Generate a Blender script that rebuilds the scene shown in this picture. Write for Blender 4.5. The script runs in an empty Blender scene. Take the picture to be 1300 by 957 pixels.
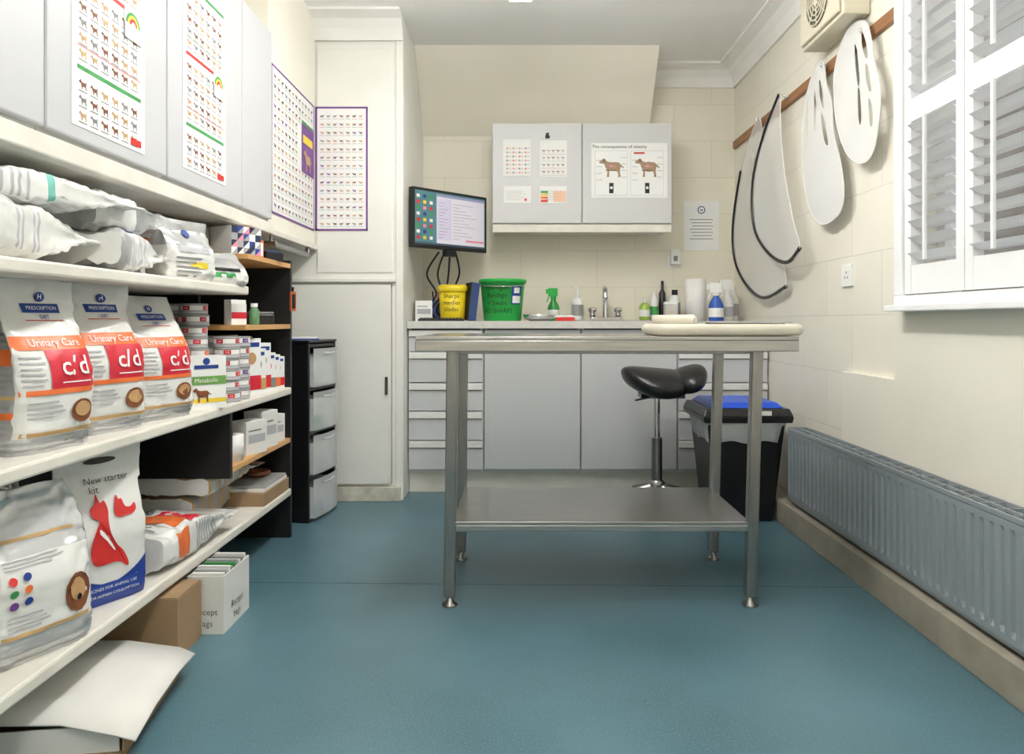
import bpy, math, random
from mathutils import Matrix, Vector, noise
random.seed(7)
SC=bpy.context.scene
C=SC.collection
SC.view_settings.view_transform='Standard'
def lin(c): return tuple((x/12.92 if x<=.04045 else ((x+.055)/1.055)**2.4) for x in c)
MATS={}
def mat(name,rgb,rough=.5,metal=0,var=.06,vs=6,bump=0,bs=60,alpha=1,emit=0,stretch=None,trans=0,speck=None):
    if name in MATS: return MATS[name]
    m=bpy.data.materials.new(name); m.use_nodes=True; n=m.node_tree.nodes; l=m.node_tree.links
    p=n['Principled BSDF']; c=lin([x/255 for x in rgb])
    tc=n.new('ShaderNodeTexCoord'); mp=n.new('ShaderNodeMapping'); l.new(tc.outputs['Object'],mp.inputs[0])
    if stretch: mp.inputs['Scale'].default_value=stretch
    no=n.new('ShaderNodeTexNoise'); no.inputs['Scale'].default_value=vs; no.inputs['Detail'].default_value=4
    l.new(mp.outputs[0],no.inputs['Vector'])
    cr=n.new('ShaderNodeValToRGB'); cr.color_ramp.elements[0].position=.3; cr.color_ramp.elements[1].position=.7
    cr.color_ramp.elements[0].color=tuple(min(1,x*(1-var)) for x in c)+(1,)
    cr.color_ramp.elements[1].color=tuple(min(1,x*(1+var)) for x in c)+(1,)
    l.new(no.outputs['Fac'],cr.inputs[0]); out=cr.outputs[0]
    if speck:
        n2=n.new('ShaderNodeTexNoise'); n2.inputs['Scale'].default_value=speck[0]; n2.inputs['Detail'].default_value=1
        l.new(tc.outputs['Object'],n2.inputs['Vector'])
        c2=n.new('ShaderNodeValToRGB'); c2.color_ramp.elements[0].position=speck[1]; c2.color_ramp.elements[1].position=speck[1]+.12
        l.new(n2.outputs['Fac'],c2.inputs[0])
        mx=n.new('ShaderNodeMix'); mx.data_type='RGBA'; l.new(c2.outputs[0],mx.inputs[0]); l.new(out,mx.inputs[6])
        mx.inputs[7].default_value=lin([x/255 for x in speck[2]])+(1,); out=mx.outputs[2]
    l.new(out,p.inputs['Base Color'])
    p.inputs['Roughness'].default_value=rough; p.inputs['Metallic'].default_value=metal; p.inputs['Alpha'].default_value=alpha
    if trans: p.inputs['Transmission Weight'].default_value=trans
    if emit:
        l.new(out,p.inputs['Emission Color']); p.inputs['Emission Strength'].default_value=emit
    if bump:
        b=n.new('ShaderNodeBump'); b.inputs['Strength'].default_value=bump; b.inputs['Distance'].default_value=.01
        n3=n.new('ShaderNodeTexNoise'); n3.inputs['Scale'].default_value=bs; l.new(mp.outputs[0],n3.inputs['Vector'])
        l.new(n3.outputs['Fac'],b.inputs['Height']); l.new(b.outputs[0],p.inputs['Normal'])
    MATS[name]=m; return m
def wallmat(name,rgb,ax,bw=.46,bh=.22,dirt=0,joint=.93):
    m=bpy.data.materials.new(name); m.use_nodes=True; n=m.node_tree.nodes; l=m.node_tree.links
    p=n['Principled BSDF']; c=lin([x/255 for x in rgb])
    tc=n.new('ShaderNodeTexCoord'); sp=n.new('ShaderNodeSeparateXYZ'); cb=n.new('ShaderNodeCombineXYZ')
    l.new(tc.outputs['Object'],sp.inputs[0]); l.new(sp.outputs[ax],cb.inputs[0]); l.new(sp.outputs[2],cb.inputs[1])
    br=n.new('ShaderNodeTexBrick'); br.inputs['Scale'].default_value=1; br.inputs['Mortar Size'].default_value=.003
    br.inputs['Brick Width'].default_value=bw; br.inputs['Row Height'].default_value=bh; br.inputs['Mortar Smooth'].default_value=.4
    br.inputs['Color1'].default_value=c+(1,); br.inputs['Color2'].default_value=tuple(x*.98 for x in c)+(1,)
    br.inputs['Mortar'].default_value=tuple(x*joint for x in c)+(1,)
    l.new(cb.outputs[0],br.inputs['Vector'])
    no=n.new('ShaderNodeTexNoise'); no.inputs['Scale'].default_value=2.5; no.inputs['Detail'].default_value=6; l.new(tc.outputs['Object'],no.inputs['Vector'])
    cr=n.new('ShaderNodeValToRGB'); cr.color_ramp.elements[0].position=.25; cr.color_ramp.elements[1].position=.6
    cr.color_ramp.elements[0].color=(.94-dirt,.93-dirt,.91-dirt,1); cr.color_ramp.elements[1].color=(1,1,1,1)
    l.new(no.outputs['Fac'],cr.inputs[0])
    mx=n.new('ShaderNodeMix'); mx.data_type='RGBA'; mx.blend_type='MULTIPLY'; mx.inputs[0].default_value=1
    l.new(br.outputs['Color'],mx.inputs[6]); l.new(cr.outputs[0],mx.inputs[7]); l.new(mx.outputs[2],p.inputs['Base Color'])
    b=n.new('ShaderNodeBump'); b.inputs['Strength'].default_value=.35; b.inputs['Distance'].default_value=.006; b.invert=True
    l.new(br.outputs['Fac'],b.inputs['Height']); l.new(b.outputs[0],p.inputs['Normal']); p.inputs['Roughness'].default_value=.42
    return m
_tc={}
def tmesh(st,size,bold):
    k=(st,bold)
    if k not in _tc:
        cu=bpy.data.curves.new('t','FONT'); cu.body=st; cu.size=1; cu.align_x='CENTER'; cu.align_y='CENTER'; cu.resolution_u=2; cu.offset=bold
        ob=bpy.data.objects.new('t',cu); C.objects.link(ob)
        dg=bpy.context.evaluated_depsgraph_get(); me=bpy.data.meshes.new_from_object(ob.evaluated_get(dg))
        _tc[k]=([v.co.copy() for v in me.vertices],[list(p.vertices) for p in me.polygons])
        bpy.data.objects.remove(ob); bpy.data.curves.remove(cu); bpy.data.meshes.remove(me)
    vs,fs=_tc[k]
    return [(v.x*size,v.y*size) for v in vs],fs
def shape(outlines,ext=.001):
    cu=bpy.data.curves.new('s','CURVE'); cu.dimensions='2D'; cu.fill_mode='BOTH'; cu.extrude=ext
    for o in outlines:
        s=cu.splines.new('POLY'); s.points.add(len(o)-1); s.use_cyclic_u=True
        for i,q in enumerate(o): s.points[i].co=(q[0],q[1],0,1)
    ob=bpy.data.objects.new('s',cu); C.objects.link(ob)
    dg=bpy.context.evaluated_depsgraph_get(); me=bpy.data.meshes.new_from_object(ob.evaluated_get(dg))
    r=([v.co.copy() for v in me.vertices],[list(p.vertices) for p in me.polygons])
    bpy.data.objects.remove(ob); bpy.data.curves.remove(cu); bpy.data.meshes.remove(me); return r
def smoothloop(p,k=5,closed=True):
    out=[];n=len(p)
    for i in range(n if closed else n-1):
        g=lambda j:p[j%n] if closed else p[max(0,min(n-1,j))]
        a,b,c,d=g(i-1),g(i),g(i+1),g(i+2)
        for s in range(k):
            t=s/k
            out.append(tuple(.5*((2*b[q])+(-a[q]+c[q])*t+(2*a[q]-5*b[q]+4*c[q]-d[q])*t*t+(-a[q]+3*b[q]-3*c[q]+d[q])*t**3) for q in range(len(b))))
    if not closed: out.append(tuple(p[-1]))
    return out
class B:
    def __init__(s): s.v=[];s.f=[];s.m=[];s.sm=[];s.mats=[];s.M=Matrix()
    def add(s,vs,fs,m,sm=False):
        o=len(s.v)
        for v in vs: s.v.append(s.M@Vector(v))
        if m not in s.mats: s.mats.append(m)
        i=s.mats.index(m)
        for f in fs: s.f.append([o+x for x in f]); s.m.append(i); s.sm.append(sm)
        return s
    def box(s,x0,x1,y0,y1,z0,z1,m):
        vs=[(x,y,z) for x in(x0,x1) for y in(y0,y1) for z in(z0,z1)]
        return s.add(vs,[(0,1,3,2),(4,6,7,5),(0,4,5,1),(2,3,7,6),(0,2,6,4),(1,5,7,3)],m)
    def rect(s,x0,x1,z0,z1,m,y=-.001):
        return s.add([(x0,y,z0),(x1,y,z0),(x1,y,z1),(x0,y,z1)],[(0,1,2,3)],m)
    def poly(s,pts,m,y=-.001): return s.add([(p[0],y,p[1]) for p in pts],[tuple(range(len(pts)))],m)
    def disc(s,x,z,r,m,y=-.001,n=14,ry=None): return s.poly([(x+r*math.cos(6.2832*i/n),z+(ry or r)*math.sin(6.2832*i/n)) for i in range(n)],m,y)
    def text(s,st,x,z,size,m,y=-.002,fn=None,bold=0,sx=1):
        vs,fs=tmesh(st,size,bold)
        return s.add([(fn(a*sx+x,b+z) if fn else (a*sx+x,y,b+z)) for a,b in vs],fs,m)
    def lathe(s,pr,m,n=24,c=(0,0,0),cap=True,sm=True):
        vs=[];fs=[]
        for r,z in pr:
            for i in range(n): a=6.28318*i/n; vs.append((c[0]+r*math.cos(a),c[1]+r*math.sin(a),c[2]+z))
        for j in range(len(pr)-1):
            for i in range(n): k=(i+1)%n; fs.append((j*n+i,j*n+k,(j+1)*n+k,(j+1)*n+i))
        s.add(vs,fs,m,sm)
        if cap:
            for j in (0,len(pr)-1):
                if pr[j][0]>1e-4: s.add(vs[j*n:(j+1)*n],[tuple(range(n))],m)
        return s
    def tube(s,pts,r,m,n=8,closed=False):
        P=[Vector(p) for p in pts]; vs=[];fs=[];N=len(P)
        R=r if isinstance(r,(list,tuple)) else [r]*N
        up=None
        for i,p in enumerate(P):
            a=P[(i-1)%N] if (closed or i>0) else p; b=P[(i+1)%N] if (closed or i<N-1) else p
            t=(b-a).normalized()
            if up is None: up=Vector((0,0,1)) if abs(t.z)<.9 else Vector((1,0,0))
            x=t.cross(up).normalized(); up=x.cross(t).normalized()
            for k in range(n): w=6.28318*k/n; vs.append(p+R[i]*(math.cos(w)*x+math.sin(w)*up))
        for i in range(N if closed else N-1):
            for k in range(n):
                q=(k+1)%n; j=(i+1)%N; fs.append((i*n+k,i*n+q,j*n+q,j*n+k))
        s.add(vs,fs,m,True)
        if not closed: s.add(vs[:n],[tuple(range(n))],m); s.add(vs[-n:],[tuple(range(n))],m)
        return s
    def mesh(s,name):
        me=bpy.data.meshes.new(name); me.from_pydata([tuple(v) for v in s.v],[],s.f)
        for m in s.mats: me.materials.append(m)
        for p,i,k in zip(me.polygons,s.m,s.sm): p.material_index=i; p.use_smooth=k
        me.update(); return me
def bev(ob,w):
    if w:
        md=ob.modifiers.new('Bevel','BEVEL'); md.width=w; md.segments=2; md.limit_method='ANGLE'; md.angle_limit=.7
def rr(rot): return (0,0,math.radians(rot)) if not isinstance(rot,tuple) else tuple(math.radians(r) for r in rot)
def tag(o,label,cat,group=None):
    o['label']=label; o['category']=cat
    if group: o['group']=group
def thing(name,label,cat,loc=(0,0,0),rot=0,group=None):
    o=bpy.data.objects.new(name,None); o.empty_display_size=.05; C.objects.link(o); o.location=loc; o.rotation_euler=rr(rot)
    tag(o,label,cat,group); return o
def part(b,name,par,label=None,w=0,loc=None):
    o=bpy.data.objects.new(name,b.mesh(name)); C.objects.link(o); o.parent=par
    if loc: o.location=loc
    if label: o['label']=label
    bev(o,w); return o
def solo(b,name,label,cat,loc=(0,0,0),rot=0,group=None,w=0):
    o=bpy.data.objects.new(name,b.mesh(name)); C.objects.link(o); o.location=loc
    o.rotation_euler=rr(rot)
    tag(o,label,cat,group); bev(o,w); return o
def struct(b,name,w=0,par=None):
    o=bpy.data.objects.new(name,b.mesh(name)); C.objects.link(o); o.parent=par
    if not par: o['kind']='structure'
    bev(o,w); return o
# ---------- materials
W_back=wallmat('painted_block_back',(243,238,221),0,joint=.9)
W_right=wallmat('painted_block_right',(242,238,225),1,.46,.23,joint=.87)
W_plain=mat('plain_plaster',(242,238,225),.5,var=.03,vs=2,bump=.06,bs=12)
W_soff=mat('soffit_paint',(252,247,232),.5,var=.02,vs=2)
M_ceil=mat('ceiling_paint',(254,254,252),.7,var=.01,vs=2)
M_cove=mat('coving_paint',(246,245,241),.6,var=.03)
M_floor=mat('vinyl_floor',(80,113,125),.33,var=.2,vs=1.9,speck=(240,.56,(100,134,144)),bump=.04,bs=220)
M_seam=mat('floor_seam',(44,72,82),.6)
M_kerb=mat('dirty_kerb',(150,144,130),.85,var=.22,vs=5,bump=.2,bs=25)
M_cup=mat('cupboard_gloss',(240,239,233),.35,var=.03,vs=3)
M_cupe=mat('cupboard_edge',(206,202,188),.6,var=.2,vs=15)
M_gap=mat('dark_gap',(70,66,60),.8)
M_sgap=mat('soft_gap',(140,136,126),.8)
M_grey=mat('grey_laminate',(210,210,210),.38,var=.012,vs=3)
M_greyb=mat('base_laminate',(203,205,207),.36,var=.015,vs=3)
M_white=mat('white_laminate',(234,234,230),.4,var=.03)
M_rail=mat('grubby_white_trim',(230,226,216),.5,var=.08,vs=9)
M_alu=mat('pale_handle_strip',(236,236,232),.3,var=.04)
M_black=mat('black_laminate',(20,20,22),.5,var=.2)
M_bplas=mat('black_plastic',(24,24,27),.3,var=.15)
M_pine=mat('pine',(208,160,104),.5,var=.18,vs=9,stretch=(1,.3,6))
M_steel=mat('brushed_steel',(180,178,176),.27,1,var=.1,vs=40,stretch=(.15,3,3),bump=.03,bs=60)
M_steel2=mat('steel_leg',(152,150,149),.28,1,var=.1,vs=20,stretch=(3,3,.4))
M_chrome=mat('chrome',(215,215,218),.12,1,var=.03)
M_leather=mat('black_leather',(17,17,20),.28,var=.2,bump=.08,bs=120)
M_blk=mat('black_ink',(22,22,24),.6); M_red=mat('red_ink',(205,42,40),.5); M_blue=mat('blue_ink',(28,62,140),.5)
M_wht=mat('white_print',(244,244,242),.5,var=.02); M_green=mat('green_ink',(60,150,80),.5); M_gry=mat('grey_ink',(130,130,134),.6)
M_lgry=mat('light_grey_ink',(180,180,184),.6)
M_org=mat('orange_print',(230,116,60),.36); M_mag=mat('crimson_print',(204,40,58),.36); M_gold=mat('gold_print',(196,160,108),.35); M_silver=mat('silver_print',(164,164,164),.3,var=.1)
M_pur=mat('purple_print',(112,62,140),.5); M_yel=mat('yellow_print',(236,206,60),.5); M_brn=mat('brown_print',(126,74,44),.5)
M_teal=mat('teal_print',(110,184,172),.45); M_pink=mat('pink_print',(228,140,160),.5); M_tan=mat('tan_print',(190,150,104),.5)
M_paper=mat('paper',(244,244,242),.6,var=.02)
M_bagw=mat('white_bag_film',(230,230,227),.18,var=.05,vs=10,bump=.5,bs=14)
M_bags=mat('silver_bag_film',(200,202,203),.18,.4,var=.1,vs=10,bump=.5,bs=16)
M_clear=mat('clear_film',(232,236,236),.08,alpha=.32,bump=.5,bs=20)
M_card=mat('cardboard',(160,132,100),.8,var=.1,vs=8)
M_cardw=mat('white_card',(230,229,225),.7,var=.04,vs=8)
M_tr=mat('translucent_drawer',(226,231,232),.12,alpha=.55,var=.06,vs=12)
M_wood=mat('brown_rail_wood',(150,104,66),.5,var=.2,vs=10,stretch=(1,.3,5))
M_cplas=mat('clear_collar',(252,253,252),.1,alpha=.42,var=.02)
M_wplas=mat('white_collar',(246,246,244),.2,var=.02,alpha=.8)
M_beige=mat('beige_plastic',(222,215,194),.45,var=.06)
M_rad=mat('radiator_paint',(140,149,154),.34,var=.04,vs=3)
M_radd=mat('radiator_dark',(54,58,62),.6)
M_sblue=mat('starter_blue',(40,66,150),.4)
# ---------- structure
b=B(); b.box(-1.36,1.46,-.9,4.3,-.06,0,M_floor)
b.add([(-1.0,2.436,.0006),(1.15,2.39,.0006),(1.15,2.394,.0006),(-1.0,2.44,.0006)],[(0,1,2,3)],M_seam)
struct(b,'floor')
b=B(); b.box(-1.36,1.46,-.9,4.3,2.42,2.5,M_ceil); struct(b,'ceiling')
b=B(); b.box(-1.36,1.46,4.27,4.37,0,2.42,W_back); struct(b,'wall_back')
b=B(); vs=[(-.587,4.27,2.01),(-.587,3.91,2.42),(-.587,4.27,2.42),(.767,4.27,2.01),(.767,3.91,2.42),(.767,4.27,2.42)]
b.add(vs,[(0,3,4,1),(0,1,2),(3,5,4)],W_soff); struct(b,'trim_4')
b=B(); b.box(-1.36,1.46,-.98,-.9,0,2.42,W_plain); struct(b,'wall_front')
b=B(); b.box(-1.45,-1.35,-.9,4.27,0,2.42,W_plain); b.box(-1.35,-1.03,2.89,3.55,1.28,2.42,W_plain); struct(b,'wall_left')
WY0,WY1,WZ0,WZ1=.95,2.33,.95,2.16
b=B(); b.box(1.29,1.45,WY1,4.27,0,2.42,W_right); b.box(1.29,1.45,-.9,WY0,0,2.42,W_right)
b.box(1.29,1.45,WY0,WY1,0,WZ0,W_right); b.box(1.29,1.45,WY0,WY1,WZ1,2.42,W_right)
b.box(1.265,1.29,WY1,2.40,.70,2.42,W_plain); b.box(1.265,1.29,-.9,WY0,.70,2.42,W_plain); b.box(1.265,1.29,WY0,WY1,.7,WZ0,W_plain); b.box(1.265,1.29,WY0,WY1,WZ1,2.42,W_plain)
b.box(1.265,1.29,-.9,2.79,0,.70,W_plain)
struct(b,'wall_right')
b=B()
for i in range(8):
    y0=-.9+i*.57; b.box(1.15,1.265,y0,min(y0+.568,3.66),0,.10,M_kerb)
struct(b,'baseboard_right',.003)
def cove(name,p0,p1,inw):
    b=B()
    pr=[(0,-.12),(.012,-.12),(.016,-.10),(.03,-.065),(.06,-.03),(.1,-.016),(.12,-.012),(.12,0),(0,0)]
    n=len(pr); vs=[]
    for P in (p0,p1):
        for d,z in pr: vs.append((P[0]+inw[0]*d,P[1]+inw[1]*d,2.42+z))
    b.add(vs,[(i,(i+1)%n,n+(i+1)%n,n+i) for i in range(n)]+[tuple(range(n)),tuple(range(n,2*n))],M_cove); struct(b,name)
cove('trim_1',(.767,4.27),(1.29,4.27),(0,-1)); cove('trim_2',(1.29,-.9),(1.29,4.27),(-1,0))
cove('trim_3',(-1.03,3.55),(-.588,3.55),(0,-1))
m=wallmat('outside_brick',(142,126,116),1,.22,.075,.1,.7)
b=B(); b.box(2.0,2.1,-2,6,-.2,2.6,m); struct(b,'wall_outside')
# window
win=bpy.data.objects.new('window_1',None); C.objects.link(win); win['kind']='structure'
M_shut=mat('shutter_white',(249,250,251),.4,var=.02)
b=B()
b.box(1.225,1.30,WY1-.045,WY1,WZ0+.03,WZ1-.04,M_shut); b.box(1.225,1.30,WY0,WY0+.045,WZ0+.03,WZ1-.04,M_shut)
b.box(1.225,1.30,WY0,WY1,WZ0,WZ0+.03,M_shut); b.box(1.225,1.30,WY0,WY1,WZ1-.04,WZ1,M_shut); b.box(1.20,1.30,WY0-.02,WY1+.015,WZ0-.02,WZ0-.0005,M_shut)
struct(b,'window_frame',.003,win)
b=B(); b.box(1.39,1.396,WY0+.05,WY1-.05,WZ0+.05,WZ1-.05,mat('window_glass',(230,240,240),.03,alpha=.12))
struct(b,'window_pane',0,win)
b=B()
for y in (WY0+.02,1.63,WY1-.02): b.box(1.37,1.41,y-.02,y+.02,WZ0+.04,WZ1-.04,M_shut)
for z in (WZ0+.02,WZ1-.02): b.box(1.37,1.41,WY0+.001,WY1-.001,z-.019,z+.019,M_shut)
struct(b,'window_sash',.003,win)
pw=.305
for k in range(4):
    y1=WY1-.05-k*(pw+.004); y0=y1-pw
    b=B(); st=.036
    b.box(1.235,1.265,y0,y0+st,.985,2.115,M_shut); b.box(1.235,1.265,y1-st,y1,.985,2.115,M_shut)
    for z0,z1 in((.985,1.075),(1.53,1.6),(2.05,2.115)): b.box(1.2365,1.2635,y0+st+.0005,y1-st-.0005,z0,z1,M_shut)
    for z0,z1 in((1.075,1.53),(1.60,2.05)):
        nl=int((z1-z0)/.05)
        for i in range(nl):
            z=z0+(i+.5)*(z1-z0)/nl; a=math.radians(-24 if k==0 else -17); hx,hz=.030*math.cos(a),.030*math.sin(a)
            q=[(-hx,-hz),(0,-.006),(hx,hz),(0,.006)]
            vs=[(1.25+x,y,z+zz) for y in(y0+st+.001,y1-st-.001) for x,zz in q]
            b.add(vs,[(0,1,5,4),(1,2,6,5),(2,3,7,6),(3,0,4,7),(0,3,2,1),(4,5,6,7)],M_shut)
        b.box(1.208,1.216,(y0+y1)/2-.005,(y0+y1)/2+.005,z0+.01,z1-.01,M_shut)
    struct(b,'shutter_panel',0,win)
# ---------- built in cupboard
t=thing('tall_cupboard','tall built-in cream cupboard reaching the ceiling','cupboard')
b=B(); b.box(-1.345,-.588,3.556,4.268,0,2.418,M_cup); b.box(-1.02,-.64,3.55,3.556,1.14,2.26,M_cup); b.box(-.625,-.588,3.548,3.556,0.0,2.40,M_cup)
part(b,'body',t,None,.004)
b=B(); b.box(-1.2,-.625,3.53,3.556,1.092,1.112,M_cup); part(b,'ledge',t,None,.003)
b=B(); b.box(-1.16,-.648,3.535,3.555,.085,1.08,M_cup); b.box(-1.164,-.644,3.5545,3.5562,.082,1.084,M_sgap); d=part(b,'door',t,'flat cream cupboard door',.003)
b=B(); b.box(-.675,-.662,3.522,3.536,.53,.62,M_gap); part(b,'handle',d,'dark metal catch',.003)
b=B(); b.box(-1.3,-.6,3.53,3.556,0,.07,M_cupe); part(b,'plinth',t,None,.003)
# ---------- left wall cabinets
def sheet(w,h,border=None,bw=.008,m=M_paper):
    b=B(); b.box(-w/2,w/2,-.0012,0,0,h,m)
    if border:
        for r in((-w/2,w/2,0,bw),(-w/2,w/2,h-bw,h),(-w/2,-w/2+bw,0,h),(w/2-bw,w/2,0,h)): b.rect(*r,border,-.0018)
    return b
DOG=[(0,.45),(.03,.53),(.12,.58),(.2,.7),(.26,.6),(.36,.5),(.74,.5),(.84,.6),(.93,.68),(.86,.5),(.86,.3),(.9,0),(.82,0),(.76,.25),(.46,.22),(.42,0),(.34,0),(.32,.28),(.26,.4),(.12,.42)]
LAB=smoothloop([(0,.60),(.01,.66),(.09,.70),(.15,.76),(.23,.76),(.29,.68),(.42,.62),(.7,.62),(.82,.60),(.92,.5),(1.02,.40),(1.0,.36),(.9,.42),(.87,.3),(.86,.18),(.89,.03),(.88,0),(.78,0),(.79,.12),(.70,.26),(.55,.24),(.42,.26),(.41,.04),(.40,0),(.31,0),(.33,.15),(.31,.3),(.24,.42),(.2,.54),(.08,.56)],3)
def dog(b,x,z,s,m,y=-.0025,flip=False,P=DOG): b.poly([((x+(1-p[0] if flip else p[0])*s),z+p[1]*s) for p in (P if not flip else P[::-1])],m,y)
for i,(y0,y1) in enumerate([(.99,1.51),(1.514,2.03),(2.034,2.58),(2.584,2.888)]):
    t=thing('wall_cabinet','pale grey wall cupboard mounted above the shelving' if i!=3 else 'narrow pale grey wall cupboard at the end of the run','cabinet',(-1.19,(y0+y1)/2,1.30),90)
    w=(y1-y0)/2
    b=B(); b.box(-w,w,-.155,.158,0,.775,M_white); part(b,'body',t,None,.002)
    b=B(); b.box(-w+.002,w-.002,-.178,-.157,.012,.77,mat('left_door_laminate',(200,201,204),.4,var=.015,vs=3)); part(b,'door',t,None,.005)
b=B(); b.box(-1.19,-1.041,.98,3.549,1.252,1.279,M_rail); b.box(-1.04,-1.008,.98,2.888,1.252,1.297,M_rail); b.box(-1.04,-1.015,2.8885,3.549,1.252,1.279,M_rail)
solo(b,'pelmet_rail','long grubby white pelmet under the wall cupboards','rail',w=.004)
def chart(loc,w,h,label,rot=90):
    b=sheet(w,h)
    nb=int(h/.036)
    cols=[M_green,M_red,M_green,M_org]
    for r in range(nb):
        z=h-.03-r*.036
        if r%6==0: b.rect(-w/2+.02,w/2-.02-.03*(r%4),z-.006,z+.004,cols[(r//6)%4],-.0018); continue
        if r%6==5 and r>4: b.rect(-w/2+.02,w/2-.02,z+.012,z+.014,cols[(r//6)%4],-.0018)
        for c in range(6):
            x=-w/2+.025+c*(w-.05)/6
            dog(b,x,z-.014,.032,[M_tan,M_brn,M_gry,M_gold,M_brn][(r*3+c*2)%5],-.002)
            b.rect(x,x+.032,z-.02,z-.0175,M_gry,-.0018)
    b.rect(w/2-.10,w/2-.02,h*.55-.04,h*.55+.035,M_paper,-.0026)
    b.disc(w/2-.06,h*.55-.01,.034,M_green,-.003,24); b.disc(w/2-.06,h*.55-.01,.026,M_yel,-.0034,24); b.disc(w/2-.06,h*.55-.01,.018,M_red,-.0038,24); b.disc(w/2-.06,h*.55-.01,.01,M_paper,-.0042); b.rect(w/2-.1,w/2-.02,h*.55-.05,h*.55-.01,M_paper,-.0046)
    b.rect(w/2-.07,w/2-.02,.012,.03,M_red,-.0026); b.rect(w/2-.07,w/2-.02,h*.47,h*.485,M_red,-.0026)
    solo(b,'poster',label,'poster',loc,rot)
chart((-1.0115,1.75,1.345),.31,.60,'white chart of small animal pictures taped to a cupboard door')
chart((-1.0115,2.275,1.36),.31,.60,'tall white animal picture chart with a green arch emblem')
def breeds(w,h,nx,ny,seed,block=False):
    random.seed(seed); b=sheet(w,h,M_pur,.009)
    for r in range(ny):
        for c in range(nx):
            x=-w/2+.018+c*(w-.036)/nx; z=.02+r*(h-.04)/ny; cw=(w-.036)/nx
            if block and c>=nx-5 and ny*.38<r<ny*.78: continue
            b.rect(x+cw*.1,x+cw*.9,z-.001,z+.001,random.choice([M_lgry,M_pink,M_teal]),-.002)
            dog(b,x+cw*.15,z+.006,cw*.65,random.choice([M_blk,M_brn,M_tan,M_gry,M_pur,M_brn,M_gold]),-.0024,random.random()<.5)
    if block:
        x=w/2-.2; b.rect(x,w/2-.01,h*.41,h*.78,M_pur,-.0024); b.rect(x+.02,w/2-.03,h*.64,h*.70,M_yel,-.003); dog(b,x+.03,h*.44,.12,M_tan,-.0034,P=LAB); b.rect(x,w/2-.01,h*.78,h*.8,M_green,-.003)
    return b
solo(breeds(.6,.62,12,14,3,True),'poster','purple-bordered dog breed wall chart on the side wall','poster',(-1.028,3.22,1.345),90)
solo(breeds(.262,.62,7,14,5),'poster','purple-bordered dog breed chart on the tall cupboard','poster',(-.896,3.548,1.35),0)
# ---------- shelving
t=thing('shelving_unit','open shelving with white shelves, black back and pine inserts','shelving')
b=B(); b.box(-1.348,-1.335,1.0,2.96,0,1.15,M_black); part(b,'back_panel',t)
b=B(); b.box(-1.335,-.955,2.94,2.96,0,1.15,M_black); part(b,'side_panel',t,None,.001)
b=B(); b.box(-1.335,-.955,2.33,2.35,.38,.595,M_black); part(b,'divider',t,None,.001)
b=B(); b.box(-1.335,-1.0,1.0,1.02,0,1.0,M_black); part(b,'side_panel',t,None,.001)
for z,y1 in((1.02,2.48),(.625,2.94),(.207,2.94)):
    b=B(); b.box(-1.335,-.95,1.021,y1,z-.03,z,M_rail); part(b,'shelf',t,'grubby white shelf with rounded front edge',.006)
for z,ya in((1.135,2.482),(.885,2.46),(.415,2.352)):
    b=B(); b.box(-1.334,-.955,ya,2.939,z-.018,z,M_pine); part(b,'shelf',t,'pine shelf')
b=B(); b.box(-1.334,-1.12,2.462,2.48,.886,.989,M_black); part(b,'bracket',t,'black upright')
b=B(); b.tube([(-1.3,2.90,1.215),(-1.0,2.90,1.215)],.012,M_steel2); b.tube([(-1.02,2.90,1.215),(-1.02,2.90,1.252)],.008,M_steel2); b.tube([(-1.18,2.90,1.215),(-1.18,2.90,1.252)],.008,M_steel2)
b.tube([(-1.02,2.90,1.215),(-1.02,3.4,1.215),(-1.02,3.4,1.252)],.012,M_steel2)
solo(b,'towel_rail','thin metal rail fixed under the wall cupboards','rail')
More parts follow.
